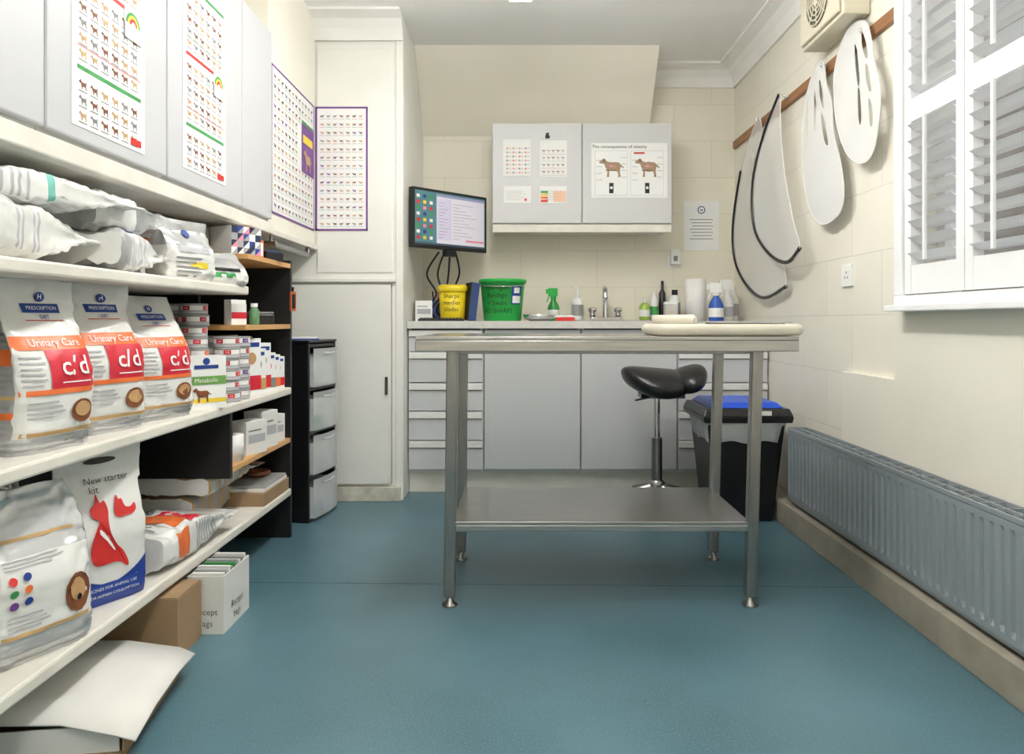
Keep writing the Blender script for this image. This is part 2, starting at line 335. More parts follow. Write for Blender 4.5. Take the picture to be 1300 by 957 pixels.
# ---------- bags
def bag(name,label,loc,rot,Wd,D,H,cols,decos,cat='bag of pet food',group=None,handle=False,seed=1,base=None,tw=0,gath=False,cr=1.0,fl=1.0):
    base=base or M_bagw; p=4.5
    def hd(t):
        k=max(0,min(1,(t-.42)/.5)); k=k*k*(3-2*k); r=.82+.18*min(1,t/.12)
        return max(.003,D/2*(1-k)*r)
    def hw(t): return Wd/2*(.95+.05*min(1,t/.1))*(1-.05*math.sin(3.14*max(0,min(1,t))))*(1-(.35*max(0,(t-.8)/.2) if gath else 0))
    def wr(x,y,z):
        a=noise.noise(Vector((x*11+seed*3,y*14,z*9+seed))); c=noise.noise(Vector((x*26+seed,y*7+3,z*22)))
        s_=cr
        if y<0:
            u=abs(x)/(Wd/2); t=z/H; inside=max(0,min(1,(.9-u)*5))*max(0,min(1,(t-.06)*12))*max(0,min(1,(.9-t)*10)); s_=cr*(1-inside*(1-fl))
        return s_*(.008*a-.012*(.5-abs(c))*(.35+abs(a))+.004*noise.noise(Vector((x*55,seed+y,z*50)))+.003)
    def bend(z): return tw*max(0,(z/H-.6))**2*H
    def F(x,z,e=.0018):
        t=z/H; h=hw(t); u=min(abs(x/h),.985); y=-hd(t)*(1-u**p)**(1/p); return (x,y-e+bend(z)-wr(x,-1,z)*min(1,(1-t)*3+.25),z)
    b=B(); n=72; rows=54; vs=[]
    for j in range(rows+1):
        t=j/rows
        for i in range(n):
            a=6.28318*i/n; c,s_=math.cos(a),math.sin(a)
            x=hw(t)*math.copysign(abs(c)**(2/p),c); y=hd(t)*math.copysign(abs(s_)**(2/p),s_)
            w_=wr(x,-1 if y<0 else 1,t*H)*min(1,(1-t)*3+.25)
            inx=.0
            if abs(c)>.9 : inx=-math.copysign(D*.14*min(1,max(0,(t-.3)*2.5))*(1-abs(y)/(hd(t)+1e-4))*(1 if hd(t)>.01 else 0),c)
            wx=wr(y,3,t*H)*.5
            vs.append((x+inx+(math.copysign(wx,x) if abs(y)<hd(t)*.8 else 0),y+(w_ if y>0 else -w_)*(1 if abs(x)<hw(t)*.985 else .4)+bend(t*H),t*H+(.008*noise.noise(Vector((x*18,seed,0))) if j==rows else 0)))
    fm={}
    for j in range(rows):
        for i in range(n):
            k=(i+1)%n; a=6.28318*(i+.5)/n; t=(j+.5)/rows
            side='s' if abs(math.cos(a))>.90 else('f' if math.sin(a)<0 else 'b')
            m=cols(math.cos(a),t,side) or base
            fm.setdefault(m,[]).append((j*n+i,j*n+k,(j+1)*n+k,(j+1)*n+i))
    first=True
    for m,fs in fm.items():
        if first: b.add(vs,fs,m,True); first=False
        else:
            if m not in b.mats: b.mats.append(m)
            for f in fs: b.f.append(list(f)); b.m.append(b.mats.index(m)); b.sm.append(True)
    b.add(vs[:n],[tuple(range(n))],base); b.add(vs[-n:],[tuple(range(n))],base)
    if handle:
        pts=[(Wd*.19*math.cos(k*.5236),H*.925+H*.022*math.sin(k*.5236)) for k in range(12)]
        b.add([F(px,pz,.004) for px,pz in pts],[tuple(range(12))],M_gap)
    for q in decos:
        if q[0]=='r':
            _,x0,x1,t0,t1,m=q[:6]; e=q[6] if len(q)>6 else .002; g=12
            V=[F((x0+(x1-x0)*i/g)*Wd/2,(t0+(t1-t0)*j/g)*H,e) for j in range(g+1) for i in range(g+1)]
            b.add(V,[(j*(g+1)+i,j*(g+1)+i+1,(j+1)*(g+1)+i+1,(j+1)*(g+1)+i) for j in range(g) for i in range(g)],m,True)
        elif q[0]=='t':
            _,st,x,tt,size,m=q[:6]; b.text(st,x*Wd/2,tt*H,size,m,fn=lambda X,Z:F(X,Z,.0052),bold=q[6] if len(q)>6 else .01)
        elif q[0]=='p':
            _,pts,m=q[:3]; V=[F(x*Wd/2,tt*H,q[3] if len(q)>3 else .0042) for x,tt in pts]; b.add(V,[tuple(range(len(V)))],m)
    return solo(b,name,label,cat,loc,rot,group)
def circ(cx,ct,rx,rt,n=14): return [(cx+rx*math.cos(6.2832*a/n),ct+rt*math.sin(6.2832*a/n)) for a in range(n)]
def tl(x0,x1,t0,t1,n,m=M_gry):
    return [('r',x0,x0+(x1-x0)*(.7+.3*((i*37)%10)/10),t0+(t1-t0)*i/n,t0+(t1-t0)*(i+.35)/n,m,.0028) for i in range(n)]
def stripes(u,t,side):
    if side=='b': return M_silver
    if side=='f': return (M_silver if int(t*54)%2 else M_bags) if t<.10 else None
    if t>.68: return None
    if .50<t<.60 or .20<t<.25: return M_org
    if .32<t<.34: return M_gold
    return M_silver if int(t*54)%2 else M_bags
def cd(w,mid='Urinary Care',big='c/d',c1=M_org,c2=M_mag,lx=.1):
    return [('p',circ(lx,.895,.13,.03),M_blue),('t','H',lx,.895,w*.08,M_wht,.02),
            ('r',lx-.46,lx+.46,.80,.855,M_blue),('t','PRESCRIPTION',lx,.828,w*.056,M_wht,0),('t','DIET',lx,.775,w*.055,M_blue,.02),('r',lx-.46,lx+.46,.753,.758,M_red),
            ('r',-.9,.9,.585,.665,c1),('t',mid,.02,.625,w*.115,M_wht,0),('r',-.3,.9,.36,.585,c2,.0024),('t',big,.3,.485,w*.29,M_wht,.01),
            ('r',-.05,.7,.39,.398,M_wht,.0042)]+tl(-.85,-.35,.38,.57,6,M_lgry)+[
            ('r',-.9,.9,.33,.36,c1,.0025)]+tl(-.8,.1,.20,.31,4,M_lgry)+[('p',circ(.45,.22,.3,.07),M_brn),('p',circ(.45,.23,.22,.045),M_tan,.005),('r',-.9,.9,.10,.125,M_gold),('r',.1,.8,.045,.06,M_gry)]
G1='bags of pet food on the middle shelf'
z=.625
bag('pet_food_bag','grey and orange bag of urinary cat food with striped side',(-1.055,1.53,z),76,.20,.17,.365,stripes,cd(.20),group=G1,seed=1,cr=1.4,fl=.28)
bag('pet_food_bag','grey bag of urinary food standing behind the first',(-1.065,1.77,z),73,.205,.16,.37,stripes,cd(.205),group=G1,seed=4,cr=1.4,fl=.28)
bag('pet_food_bag','crimson and orange urinary food bag tilted on the shelf',(-1.05,2.01,z),70,.20,.15,.345,stripes,cd(.20),group=G1,seed=6,tw=.9,cr=1.6,fl=.3)
bag('pet_food_bag','white pet food bag with teal panel against the back',(-1.24,2.10,z),50,.16,.09,.34,lambda u,t,s:M_bagw,cd(.16,mid='Digestive',c1=M_teal),group=G1,seed=9,fl=.3)
def pkg(name,label,loc,rot,w,d,h,m,fn=None,cat='box',group=None):
    b=B(); b.box(-w/2,w/2,-d/2,d/2,0,h,m)
    b.M=Matrix.Translation((0,-d/2,0))
    if fn: fn(b,w,h)
    b.M=Matrix(); return solo(b,name,label,cat,loc,rot,group,.0015)
def f_nat(b,w,h):
    b.disc(0,h*.9,w*.09,M_blue); b.rect(-w*.3,w*.3,h*.76,h*.83,M_blue,-.0015); b.rect(-w/2,w/2,h*.12,h*.2,M_yel); b.rect(-w/2,w/2,h*.46,h*.62,mat('leaf_green',(110,160,80),.5),-.0015); b.text('Metabolic',0,h*.54,w*.15,M_wht); dog(b,-w*.35,h*.14,w*.45,M_brn,P=LAB)
def f_cd(b,w,h):
    b.disc(0,h*.92,w*.09,M_blue); b.rect(-w*.3,w*.3,h*.82,h*.88,M_blue,-.0015); b.rect(-w/2,w/2,h*.55,h*.7,M_org,-.0015); b.rect(0,w/2,h*.35,h*.55,M_mag,-.0015); b.text('c/d',w*.24,h*.45,w*.22,M_wht); b.rect(-w/2,w/2,0,h*.12,M_silver)
pkg('dry_food_carton','small white and green carton of pet food',(-1.0,2.225,z),48,.125,.06,.165,M_wht,f_nat,group=G1)
pkg('dry_food_carton','tall white pet food carton with orange band',(-1.17,2.235,z),60,.11,.06,.30,M_wht,f_cd,group=G1)
def tin(loc,m,lab):
    b=B(); b.lathe([(.041,0),(.043,.002),(.043,.005),(.0415,.006),(.0415,.031),(.043,.032),(.043,.036),(.040,.0365),(.039,.034),(0,.034)],M_silver,24)
    b.lathe([(.0418,.007),(.0418,.030)],M_wht,24,cap=False)
    b.lathe([(.0421,.008),(.0421,.015)],M_lgry,24,cap=False)
    for k in range(4):
        a0=k*1.57+.2; V=[(.0424*math.cos(a0+j*.14),.0424*math.sin(a0+j*.14),zz) for zz in(.015,.029) for j in range(5)]; b.add(V,[(j,j+1,j+6,j+5) for j in range(4)],m)
        cy=lambda X,Z,a=a0+.28+1.5708:(.0428*math.sin(X/.0428+a),-.0428*math.cos(X/.0428+a),Z)
        b.text('c/d',0,.022,.010,M_wht,fn=cy)
    solo(b,'food_tin',lab,'tin',loc,random.uniform(0,90),'stacked tins of pet food')
for i in range(9): tin((-1.075+.003*math.sin(i*2),2.335+.003*(i%2),z+i*.0368),[M_mag,M_mag,M_red,M_mag,M_org][i%5],'white and red tin in a tall stack of tins')
for i in range(6): tin((-1.0+.003*math.sin(i*3),2.50,z+i*.0368),[M_mag,M_red,M_pur][i%3],'white and crimson tin in a stack of tins')
for i in range(6): tin((-1.0+.003*math.sin(i*3+1),2.41,z+i*.0368),[M_red,M_mag][i%2],'white and crimson tin in the nearer stack of tins')
for i in range(6): tin((-1.095,2.52,z+i*.0368),[M_red,M_gold][i%2],'white and gold tin in a stack behind')
for i in range(9): tin((-1.165,2.385,z+i*.0368),[M_teal,M_mag][i%2],'white and teal tin in a rear stack')
for i in range(9): tin((-1.265,2.335,z+i*.0368),[M_mag,M_org][i%2],'white and orange tin against the shelf back')
random.seed(4)
for i in range(6):
    def fx(b,w,h,i=i): b.rect(-w/2,w/2,h*.1,h*.35,[M_mag,M_gold,M_red,M_gry,M_org,M_mag][i]); b.disc(0,h*.65,w*.25,[M_tan,M_brn,M_gry,M_red,M_gold,M_tan][i]); b.rect(-w*.4,w*.4,h*.85,h*.93,M_blue)
    pkg('sachet_box','slim white and red sachet box leaning in a row',(-1.0,2.60+i*.053,z),64,.09,.035,[.21,.17,.19,.15,.14,.13][i],M_wht,fx,group='sachet boxes on the middle shelf')
for i in range(4):
    def fx(b,w,h,i=i): b.rect(-w/2,w/2,h*.5,h*.7,[M_org,M_teal,M_gold,M_mag][i]); b.rect(-w*.4,w*.4,h*.85,h*.93,M_blue)
    pkg('sachet_box','taller sachet box in the rear row',(-1.14,2.65+i*.073,z),70,.1,.05,[.2,.22,.18,.21][i],M_wht,fx,group='sachet boxes on the middle shelf')
def roll(loc,label,r=.05,h=.1,name='paper_roll'):
    b=B(); b.lathe([(.018,0),(r,0),(r,h),(.018,h),(.018,0)],mat('tissue',(240,239,236),.8,bump=.2,bs=50),28,cap=False); b.lathe([(.0181,0.001),(.0181,h-.001)],M_card,16,cap=False); solo(b,name,label,'roll',loc,0)
roll((-1.01,2.45,.415),'white paper roll standing on the pine shelf',.05,.09)
roll((-1.12,2.46,.415),'second white paper roll on the pine shelf',.05,.09)
def plainb(b,w,h): b.rect(-w*.4,w*.4,h*.35,h*.6,M_lgry); b.rect(-w*.4,w*.2,h*.7,h*.74,M_gry)
for k,(x,y,w,h,r) in enumerate([(-1.0,2.60,.11,.12,70),(-1.0,2.73,.1,.14,75),(-1.01,2.85,.09,.11,70)]):
    pkg('supply_box','small plain white carton on the pine shelf',(x,y,.415),r,w,.08,h,M_cardw,plainb,group='small white cartons')
b=B()
for q in((-.06,.06,-.08,-.076,0,.14),(-.06,.06,.076,.08,0,.14),(-.06,-.056,-.076,.076,0,.14),(.056,.06,-.076,.076,0,.14),(-.056,.056,-.076,.076,0,.004)): b.box(*q,M_card)
solo(b,'open_carton','open brown cardboard carton on the pine shelf','box',(-1.25,2.5,.415),0)
b=B(); b.lathe([(.018,0),(.019,.01),(.019,.05),(.012,.062),(.011,.066)],mat('dull_green',(92,138,98),.4),18); b.lathe([(.013,.066),(.013,.08)],M_wht,14); solo(b,'small_bottle','small green bottle with white cap','bottle',(-1.0,2.66,.885))
b=B(); b.lathe([(.022,0),(.023,.01),(.023,.07),(.012,.08),(.011,.085)],M_wht,18); b.lathe([(.013,.085),(.013,.095)],M_blue,14); solo(b,'small_bottle','small white bottle with blue cap','bottle',(-1.06,2.62,.885))
for i in range(3):
    def fx(b,w,h,i=i): b.rect(-w/2,w/2,h*.3,h*.6,[M_mag,M_teal,M_org][i])
    pkg('medicine_box','small printed medicine box on the pine shelf',(-1.01-.02*i,2.51+i*.047,.885),66,.07,.035,[.075,.09,.065][i],M_wht,fx,group='small medicine boxes')
b=B(); b.box(-.05,.05,-.03,.03,0,.04,M_bplas); b.box(-.048,.048,-.028,.028,.0405,.05,M_gry); solo(b,'instrument_case','small black case on the pine shelf','case',(-1.03,2.8,.885),30,w=.004)
b=B(); b.box(-.05,.05,-.045,.045,0,.03,M_blk); b.box(-.045,.045,-.04,.04,.0305,.034,M_blue); solo(b,'card_box','small dark box on the top pine shelf','box',(-1.0,2.78,1.135),70,w=.001)
b=B(); b.box(-.035,.035,-.03,.03,0,.07,M_org); b.box(-.03,.03,-.031,-.0305,.01,.06,M_wht); solo(b,'card_box','small orange and white box on the top pine shelf','box',(-1.02,2.68,1.135),70,w=.001)
M_navy=mat('navy',(34,44,74),.5)
def dia(b,w,h):
    for r in range(4):
        for c in range(5):
            x=-w/2+(c)*w/5; zz=r*h/4; b.add([(x,-.001,zz),(x+w/5,-.001,zz),(x+w/5,-.001,zz+h/4)],[(0,1,2)],[M_silver,M_navy,M_pink,M_wht,M_silver][(r*2+c*3)%5])
            b.add([(x,-.001,zz),(x+w/5,-.001,zz+h/4),(x,-.001,zz+h/4)],[(0,1,2)],[M_wht,M_navy,M_silver,M_navy,M_sblue][(r+c)%5])
pkg('tissue_box','tissue box with navy and pink triangle pattern',(-1.03,2.562,1.135),62,.13,.11,.10,M_wht,dia)
roll((-1.13,2.64,1.135),'small white cardboard tube beside the tissue box',.028,.11,'card_tube')
for i in range(4):
    def fx(b,w,h,i=i): b.rect(-w/2,w/2,h*.3,h*.6,[M_gry,M_teal,M_org,M_blue][i])
    pkg('medicine_box','small printed box at the back of the top pine shelf',(-1.12,2.71+i*.052,1.135),66,.08,.04,[.09,.075,.10,.08][i],M_wht,fx,group='small medicine boxes')
# upper shelf bags
G2='bags of pet food piled on the top shelf'; z=1.02
W=lambda u,t,s:M_bagw
S=lambda u,t,s:M_bags
def lay(label,x,y,zz,rz,Wd,D,H,cols,dec,seed,base=None,cr=1.3,g=None,name='pet_food_bag',cat='bag of pet food'):
    return bag(name,label,(x,y,zz+D*.5+.004),(-90,0,rz),Wd,D,H,cols,dec,group=g or G2,seed=seed,base=base,cr=cr,cat=cat)
lay('white and grey printed bag lying flat on the top shelf',-1.10,1.26,z,4,.26,.12,.44,lambda u,t,s:(M_silver if int(t*60)%2 else M_bags) if t<.1 else (M_lgry if s=='s' and int(t*70)%3==0 and .2<t<.45 else M_bagw),[('r',-.6,.6,.5,.6,M_lgry)]+tl(-.8,.8,.12,.45,10),11,cr=1.6)
lay('white bag with teal print piled on another bag',-1.12,1.40,z+.12,-10,.22,.07,.40,lambda u,t,s:(M_teal if (.27<t<.34 and s!='b') else (M_lgry if s=='s' and int(t*60)%3==0 and t<.2 else M_bagw)),tl(-.8,.6,.05,.22,6)+[('r',-.7,.5,.5,.55,M_green)],12,cr=1.6)
lay('crumpled white bag slumped across the pile',-1.07,1.68,z,8,.24,.10,.34,lambda u,t,s:(M_silver if t<.12 else (M_lgry if s=='s' and int(t*50)%3==0 and t<.5 else M_bagw)),tl(-.8,.8,.2,.6,8)+[('r',.2,.8,.3,.4,M_blue)],13,cr=1.8)
lay('clear crinkled wrapped pack on the pile of bags',-1.12,1.72,z+.10,-12,.22,.09,.30,lambda u,t,s:M_clear if t>.45 else M_bagw,tl(-.8,.8,.1,.4,6)+[('r',-.3,.3,.15,.25,M_org)],19,base=M_clear,cr=1.9,name='plastic_wrapped_pack',cat='pack')
bag('pet_food_bag','crumpled white bag standing on the top shelf',(-1.20,2.05,z),66,.17,.11,.21,W,[('r',-.7,.7,.5,.56,M_blue),('r',-.7,.7,.3,.42,M_org)]+tl(-.7,.7,.05,.25,5),group=G2,seed=14,tw=1.2,cr=1.4)
bag('pet_food_bag','small silver and white bag with gold print',(-1.02,2.13,z),70,.19,.11,.18,lambda u,t,s:M_bags if t>.55 else M_bagw,[('p',circ(0,.78,.14,.07),M_blue),('r',-.6,.6,.45,.55,M_lgry),('r',-.2,.5,.2,.3,M_yel)]+tl(-.7,.3,.05,.42,5),group=G2,seed=15,cr=1.5,fl=.5)
bag('pet_food_bag','grey and green bag slumped at the shelf end',(-1.02,2.36,z),66,.22,.11,.108,lambda u,t,s:M_bags if t>.5 else M_bagw,[('r',-.7,.3,.2,.35,M_green),('r',-.5,.5,.4,.5,M_blk)],group=G2,seed=17,tw=1.2,cr=1.4)
bag('pet_food_bag','white bag with blue heading behind the pile',(-1.22,2.25,z),60,.16,.1,.215,W,cd(.16),group=G2,seed=18,fl=.4)
bag('pet_food_bag','white bag with silver top behind the slumped bag',(-1.15,2.37,z),62,.15,.08,.205,lambda u,t,s:M_bags if t>.6 else M_bagw,[('p',circ(0,.5,.3,.08),M_blue),('r',-.7,.7,.2,.3,M_mag)],group=G2,seed=28,fl=.4)
pkg('carton','tall white printed carton at the end of the top shelf',(-.99,1.19,z),75,.13,.06,.17,M_wht,plainb)
# lower shelf
z=.207; G3='bags of pet food on the bottom shelf'
def low(u,t,s):
    if s=='s' and .1<t<.7: return M_silver if int(t*46)%2 else M_bags
    if s=='f' and (t<.16): return M_silver if int(t*46)%2 else M_bags
    return M_bags if (s!='f' or t>.62) else None
icons=[('p',circ(x,tt,.075,.024),m) for x,tt,m in((-.6,.50,M_red),(-.36,.51,M_blue),(-.6,.43,M_green),(-.36,.44,M_org),(-.6,.36,M_pur),(-.36,.37,M_blue))]
bag('pet_food_bag','silver and white dog food bag with round coloured badges',(-1.045,1.50,z),64,.22,.15,.345,low,[('r',-.7,.7,.70,.72,M_gold),('p',circ(.55,.33,.26,.12),M_brn),('p',circ(.53,.35,.16,.07),M_tan,.0052),('p',circ(.55,.30,.05,.02),M_blk,.006),('r',-.9,.9,.17,.19,M_gold)]+tl(-.7,.5,.56,.62,3,M_lgry)+tl(-.7,.1,.21,.31,4,M_lgry)+icons,group=G3,seed=21,gath=True,cr=1.9,fl=.5)
bag('pet_food_bag','crumpled silver bag at the back of the bottom shelf',(-1.26,1.62,z),60,.2,.1,.36,S,[('r',-.7,.7,.5,.6,M_sblue)],group=G3,seed=22,cr=1.4)
dg=smoothloop([(-.3,.27),(-.42,.34),(-.40,.42),(-.28,.50),(-.20,.55),(-.34,.58),(-.36,.63),(-.24,.66),(-.18,.72),(-.12,.66),(-.02,.67),(.03,.61),(.0,.54),(.03,.46),(.16,.38),(.30,.33),(.42,.25),(.40,.22),(.28,.25),(.12,.27)],3)
ct=smoothloop([(.16,.58),(.20,.64),(.27,.69),(.31,.66),(.38,.66),(.43,.61),(.55,.60),(.66,.62),(.68,.58),(.58,.555),(.40,.55),(.24,.55)],3)
def starterc(u,t,s):
    if s=='b': return None
    return M_sblue if t<.13+.11*abs(u)**1.5 else None
curve=[('p',[(-.9,.10)]+[(-.9+1.8*i/16,.135+.15*abs(-.9+1.8*i/16)**1.6) for i in range(17)]+[(.9,.10)],M_sblue,.0030)]
bag('starter_kit_bag','white carrier bag with red dog drawing and blue base',(-1.05,1.76,z),60,.215,.10,.375,starterc,
    [('r',-.9,.9,.02,.145,M_sblue,.0032)]+curve+[('t','MEDICINES FOR ANIMAL USE',0,.115,.0104,M_wht,0),('t','NOT FOR HUMAN CONSUMPTION',0,.070,.0094,M_wht,0),('p',dg,M_red,.0048),('p',ct,M_red,.0048),
     ('p',smoothloop([(-.2,.50),(-.05,.44),(.1,.36),(.08,.35),(-.08,.42),(-.22,.47)],2),M_wht,.006),
     ('t','New starter',.12,.80,.022,M_blk,-.005),('t','kit',-.2,.74,.024,M_blk,-.005)],group=G3,seed=23,handle=True,cat='bag',cr=.8,fl=.1)
lay('white bag with orange and red panels lying on its back',-1.075,1.92,z,-3,.23,.11,.46,lambda u,t,s:(M_silver if s=='s' and int(t*50)%2 and .35<t<.7 else (M_org if s=='s' and .15<t<.3 else M_bagw)),[('r',-.8,.8,.2,.36,M_org),('r',-.1,.85,.36,.52,M_mag),('t','c/d',.35,.44,.05,M_wht)]+tl(-.8,-.2,.38,.55,5)+tl(-.8,.8,.04,.18,5),25,g=G3)
lay('grey and gold striped bag lying on the bottom shelf',-1.20,2.37,z,-4,.22,.10,.42,lambda u,t,s:M_gold if int(t*24)%3==0 else M_silver,[('r',-.7,.7,.4,.6,M_org)],26,g=G3)
lay('grey striped bag stacked on another lying bag',-1.15,2.34,z+.105,-4,.26,.07,.42,lambda u,t,s:M_gold if int(t*30)%4==0 else M_bags,[('r',-.7,.7,.5,.6,M_org)],27,g=G3)
b=B(); b.box(-.09,.09,-.14,.14,0,.05,M_card); b.box(-.085,.085,-.13,.13,.0505,.062,M_paper); b.box(-.08,.085,-.12,.12,.0625,.072,M_silver); solo(b,'leaflet_tray','shallow cardboard tray stacked with leaflets','tray',(-1.045,2.78,z),0,w=.001)
b=B(); b.tube([(.035*math.cos(i*.52),.035*math.sin(i*.52),.012) for i in range(12)],.011,M_brn,10,True); solo(b,'tape_roll','brown roll of tape on top of the leaflets','tape',(-1.05,2.84,z+.0725))
# floor boxes
def openbox(name,label,loc,rot,w,d,h,m,text=None,group=None):
    t=thing(name,label,'box',loc,rot,group); b=B(); q=.003
    b.box(-w/2,w/2,-d/2,-d/2+q,0,h,m); b.box(-w/2,w/2,d/2-q,d/2,0,h,m); b.box(-w/2,-w/2+q,-d/2+q,d/2-q,0,h,m); b.box(w/2-q,w/2,-d/2+q,d/2-q,0,h,m); b.box(-w/2+q,w/2-q,-d/2+q,d/2-q,0,q,m)
    if text:
        for i,s in enumerate(text): b.text(s,0,h*(.38-.20*i),min(.028,w*.24),M_blk,y=-d/2-.001,bold=-.008)
        b.M=Matrix.Translation((w/2,0,0))@Matrix.Rotation(math.pi/2,4,'Z')
        for i,s in enumerate(text): b.text(s,0,h*(.38-.20*i),.03,M_blk,y=-.001,bold=-.008)
        b.M=Matrix()
    part(b,'carton',t)
    return t
openbox('receipt_box','white cardboard box handwritten Recept bags filled with leaflets',(-.905,2.13,0),0,.105,.19,.165,M_cardw,['Recept','bags'],'handwritten white boxes')
openbox('receipt_box','white cardboard box handwritten Recept bills',(-1.02,2.18,0),0,.105,.2,.16,M_cardw,['Recept','Bills'],'handwritten white boxes')
for i in range(9):
    b=B(); b.box(-.046,.046,-.0045,.0045,0,.166+.004*(i%3),[M_paper,M_lgry,M_wht,M_silver][i%4] if i!=4 else M_green); solo(b,'leaflet','printed leaflet standing in the white box','leaflet',(-.905,2.055+i*.019,.0035),0,'leaflets in the white box')
t=openbox('cardboard_box','brown cardboard box under the bottom shelf',(-1.08,1.95,0),0,.34,.14,.16,M_card)
b=B(); b.box(-.168,.168,-.068,0.068,.1605,.1635,M_card); part(b,'flap',t)
t=thing('flattened_carton','flattened white cardboard flap over an open brown carton','box',(-1.04,1.60,0),8)
b=B(); b.box(-.24,.20,-.17,.17,0,.012,M_card)
sec=[(-.24,.085),(-.1,.098),(.08,.090),(.20,.070),(.235,.055)]
vs=[(x,y*(1+.06*(x>.15))-.02*(x>.15)*(y<0),zz+.012*math.sin(y*11+x*7)) for x,zz in sec for y in(-.17,-.06,.06,.17)]; n=len(vs)
vs+=[(x,y,zz-.004) for x,y,zz in vs]
fs=[]
for j in range(4):
    for i in range(3):
        a=j*4+i; fs+=[(a,a+4,a+5,a+1),(n+a,n+a+1,n+a+5,n+a+4)]
for j in range(4): a=j*4; fs+=[(a,n+a,n+a+4,a+4),(a+3,a+7,n+a+7,n+a+3)]
for i in range(3): fs+=[(i,i+1,n+i+1,n+i),(16+i,n+16+i,n+17+i,17+i)]
b.add(vs,fs,M_cardw,True); part(b,'top_flap',t,'bent white upper flap')
b=B(); b.box(-.24,.19,-.165,-.161,.012,.066,M_cardw); b.box(-.24,.19,.161,.165,.012,.06,M_card); b.box(.196,.20,-.165,.165,.0125,.05,M_card); part(b,'side_wall',t,'brown side wall')
# ---------- drawer tower
t=thing('plastic_drawer_tower','black plastic tower with four translucent drawers','drawers',(-1.105,3.315,0),81)
b=B(); w,d,h=.29,.38,.80
for x in(-w/2,w/2-.015): b.box(x,x+.015,-d/2,d/2,0,h,M_bplas)
b.box(-w/2+.015,w/2-.015,d/2-.01,d/2,0,h,M_bplas)
for k in range(5): b.box(-w/2+.015,w/2-.015,-d/2,d/2-.01,k*.195,k*.195+.014,M_bplas)
b.box(-w/2-.004,w/2+.004,-d/2-.004,d/2+.004,h+.0005,h+.012,M_bplas)
part(b,'frame',t,None,.003)
for k in range(4):
    b=B(); z0=k*.195+.018
    vs=[];g=12
    for zz in(z0,z0+.172):
        for i in range(g+1): x=-.127+.254*i/g; vs.append((x,-.205-.014*(1-(x/.127)**2),zz))
    b.add(vs,[(i,i+1,g+2+i,g+1+i) for i in range(g)],M_tr,True)
    b.box(-.125,.125,.15,.154,z0,z0+.14,M_tr); b.box(-.125,-.122,-.204,.15,z0,z0+.14,M_tr); b.box(.122,.125,-.204,.15,z0,z0+.14,M_tr); b.box(-.122,.122,-.204,.15,z0,z0+.003,M_tr)
    b.box(-.115,.115,-.19,.1,z0+.006,z0+.11+.012*(k%3),[M_paper,M_cardw,M_wht,M_paper][k]); b.box(-.1,.0,-.195,-.191,z0+.01,z0+.06,[M_blue,M_lgry,M_green,M_lgry][k])
    dr=part(b,'drawer',t,None,0)
    b=B(); b.tube([(-.06,-.218,z0+.15),(0,-.226,z0+.146),(.06,-.218,z0+.15)],.006,M_tr,8); part(b,'handle',dr,None,0)
b=B(); b.box(-.09,.09,-.06,.06,0,.006,M_blue); b.box(-.085,.085,-.055,.055,.0065,.012,M_paper); solo(b,'notepad','notepad with blue cover on the drawer tower','notepad',(-1.03,3.28,.812),20)
M_dorg=mat('dull_orange',(176,92,50),.5)
b=B(); b.box(-.014,.014,-.004,.004,0,.08,M_dorg); b.rect(-.009,.009,.01,.07,M_blk,-.0045); b.box(-.003,.003,-.003,.003,.0805,.10,M_bplas); solo(b,'key_tag','dull orange framed tag hanging on the shelving end','tag',(-.948,2.95,.94),60)
# ---------- back run
YF=3.68
def base_cab(x0,x1,kind,label):
    t=thing('base_cabinet',label,'cabinet',((x0+x1)/2,YF,0)); w=(x1-x0)/2
    b=B(); b.box(-w,-w+.016,.02,.56,.128,.858,M_white); b.box(w-.016,w,.02,.56,.128,.858,M_white); b.box(-w+.016,w-.016,.55,.56,.128,.858,M_white); b.box(-w,w,.02,.56,.112,.1275,M_white); b.box(-w+.016,w-.016,.02,.04,.84,.858,M_gap)
    part(b,'body',t)
    if kind=='door':
        b=B(); b.box(-w+.002,w-.002,0,.019,.128,.853,M_greyb); part(b,'door',t,None,.003)
    else:
        for z0,z1 in((.742,.853),(.58,.738),(.432,.576),(.280,.428),(.128,.276)):
            b=B(); b.box(-w+.003,w-.003,0,.019,z0,z1-.001,M_greyb); d=part(b,'drawer',t,None,.002)
            b=B(); b.box(-w+.006,w-.006,-.010,0,z1-.034,z1-.004,M_alu); b.box(-w+.006,w-.006,-.002,.0,z1-.040,z1-.035,M_sgap); part(b,'handle',d,'pale full-width grip strip',.003)
base_cab(-.585,-.194,'dr','pale grey base unit with five drawers beside the tall cupboard')
base_cab(-.190,.311,'door','pale grey base cupboard with a plain door')
base_cab(.315,.812,'door','pale grey base cupboard with a plain door behind the stool')
base_cab(.816,1.285,'dr','pale grey base unit with five drawers behind the bin')
b=B(); b.box(-.586,1.149,3.73,3.748,0,.111,M_rail); solo(b,'plinth','long cream plinth below the base cupboards','plinth',w=.002)
b=B(); M_top=mat('worktop_pale_grey',(214,212,207),.35,var=.06,vs=30)
hx0,hx1,hy0,hy1=.28,.72,3.80,4.12
b.box(-.586,hx0,3.655,4.268,.86,.898,M_top); b.box(hx1,1.288,3.655,4.268,.86,.898,M_top); b.box(hx0,hx1,3.655,hy0,.86,.898,M_top); b.box(hx0,hx1,hy1,4.268,.86,.898,M_top)
solo(b,'worktop','long pale grey worktop over the base cupboards','worktop')
b=B(); q=.012
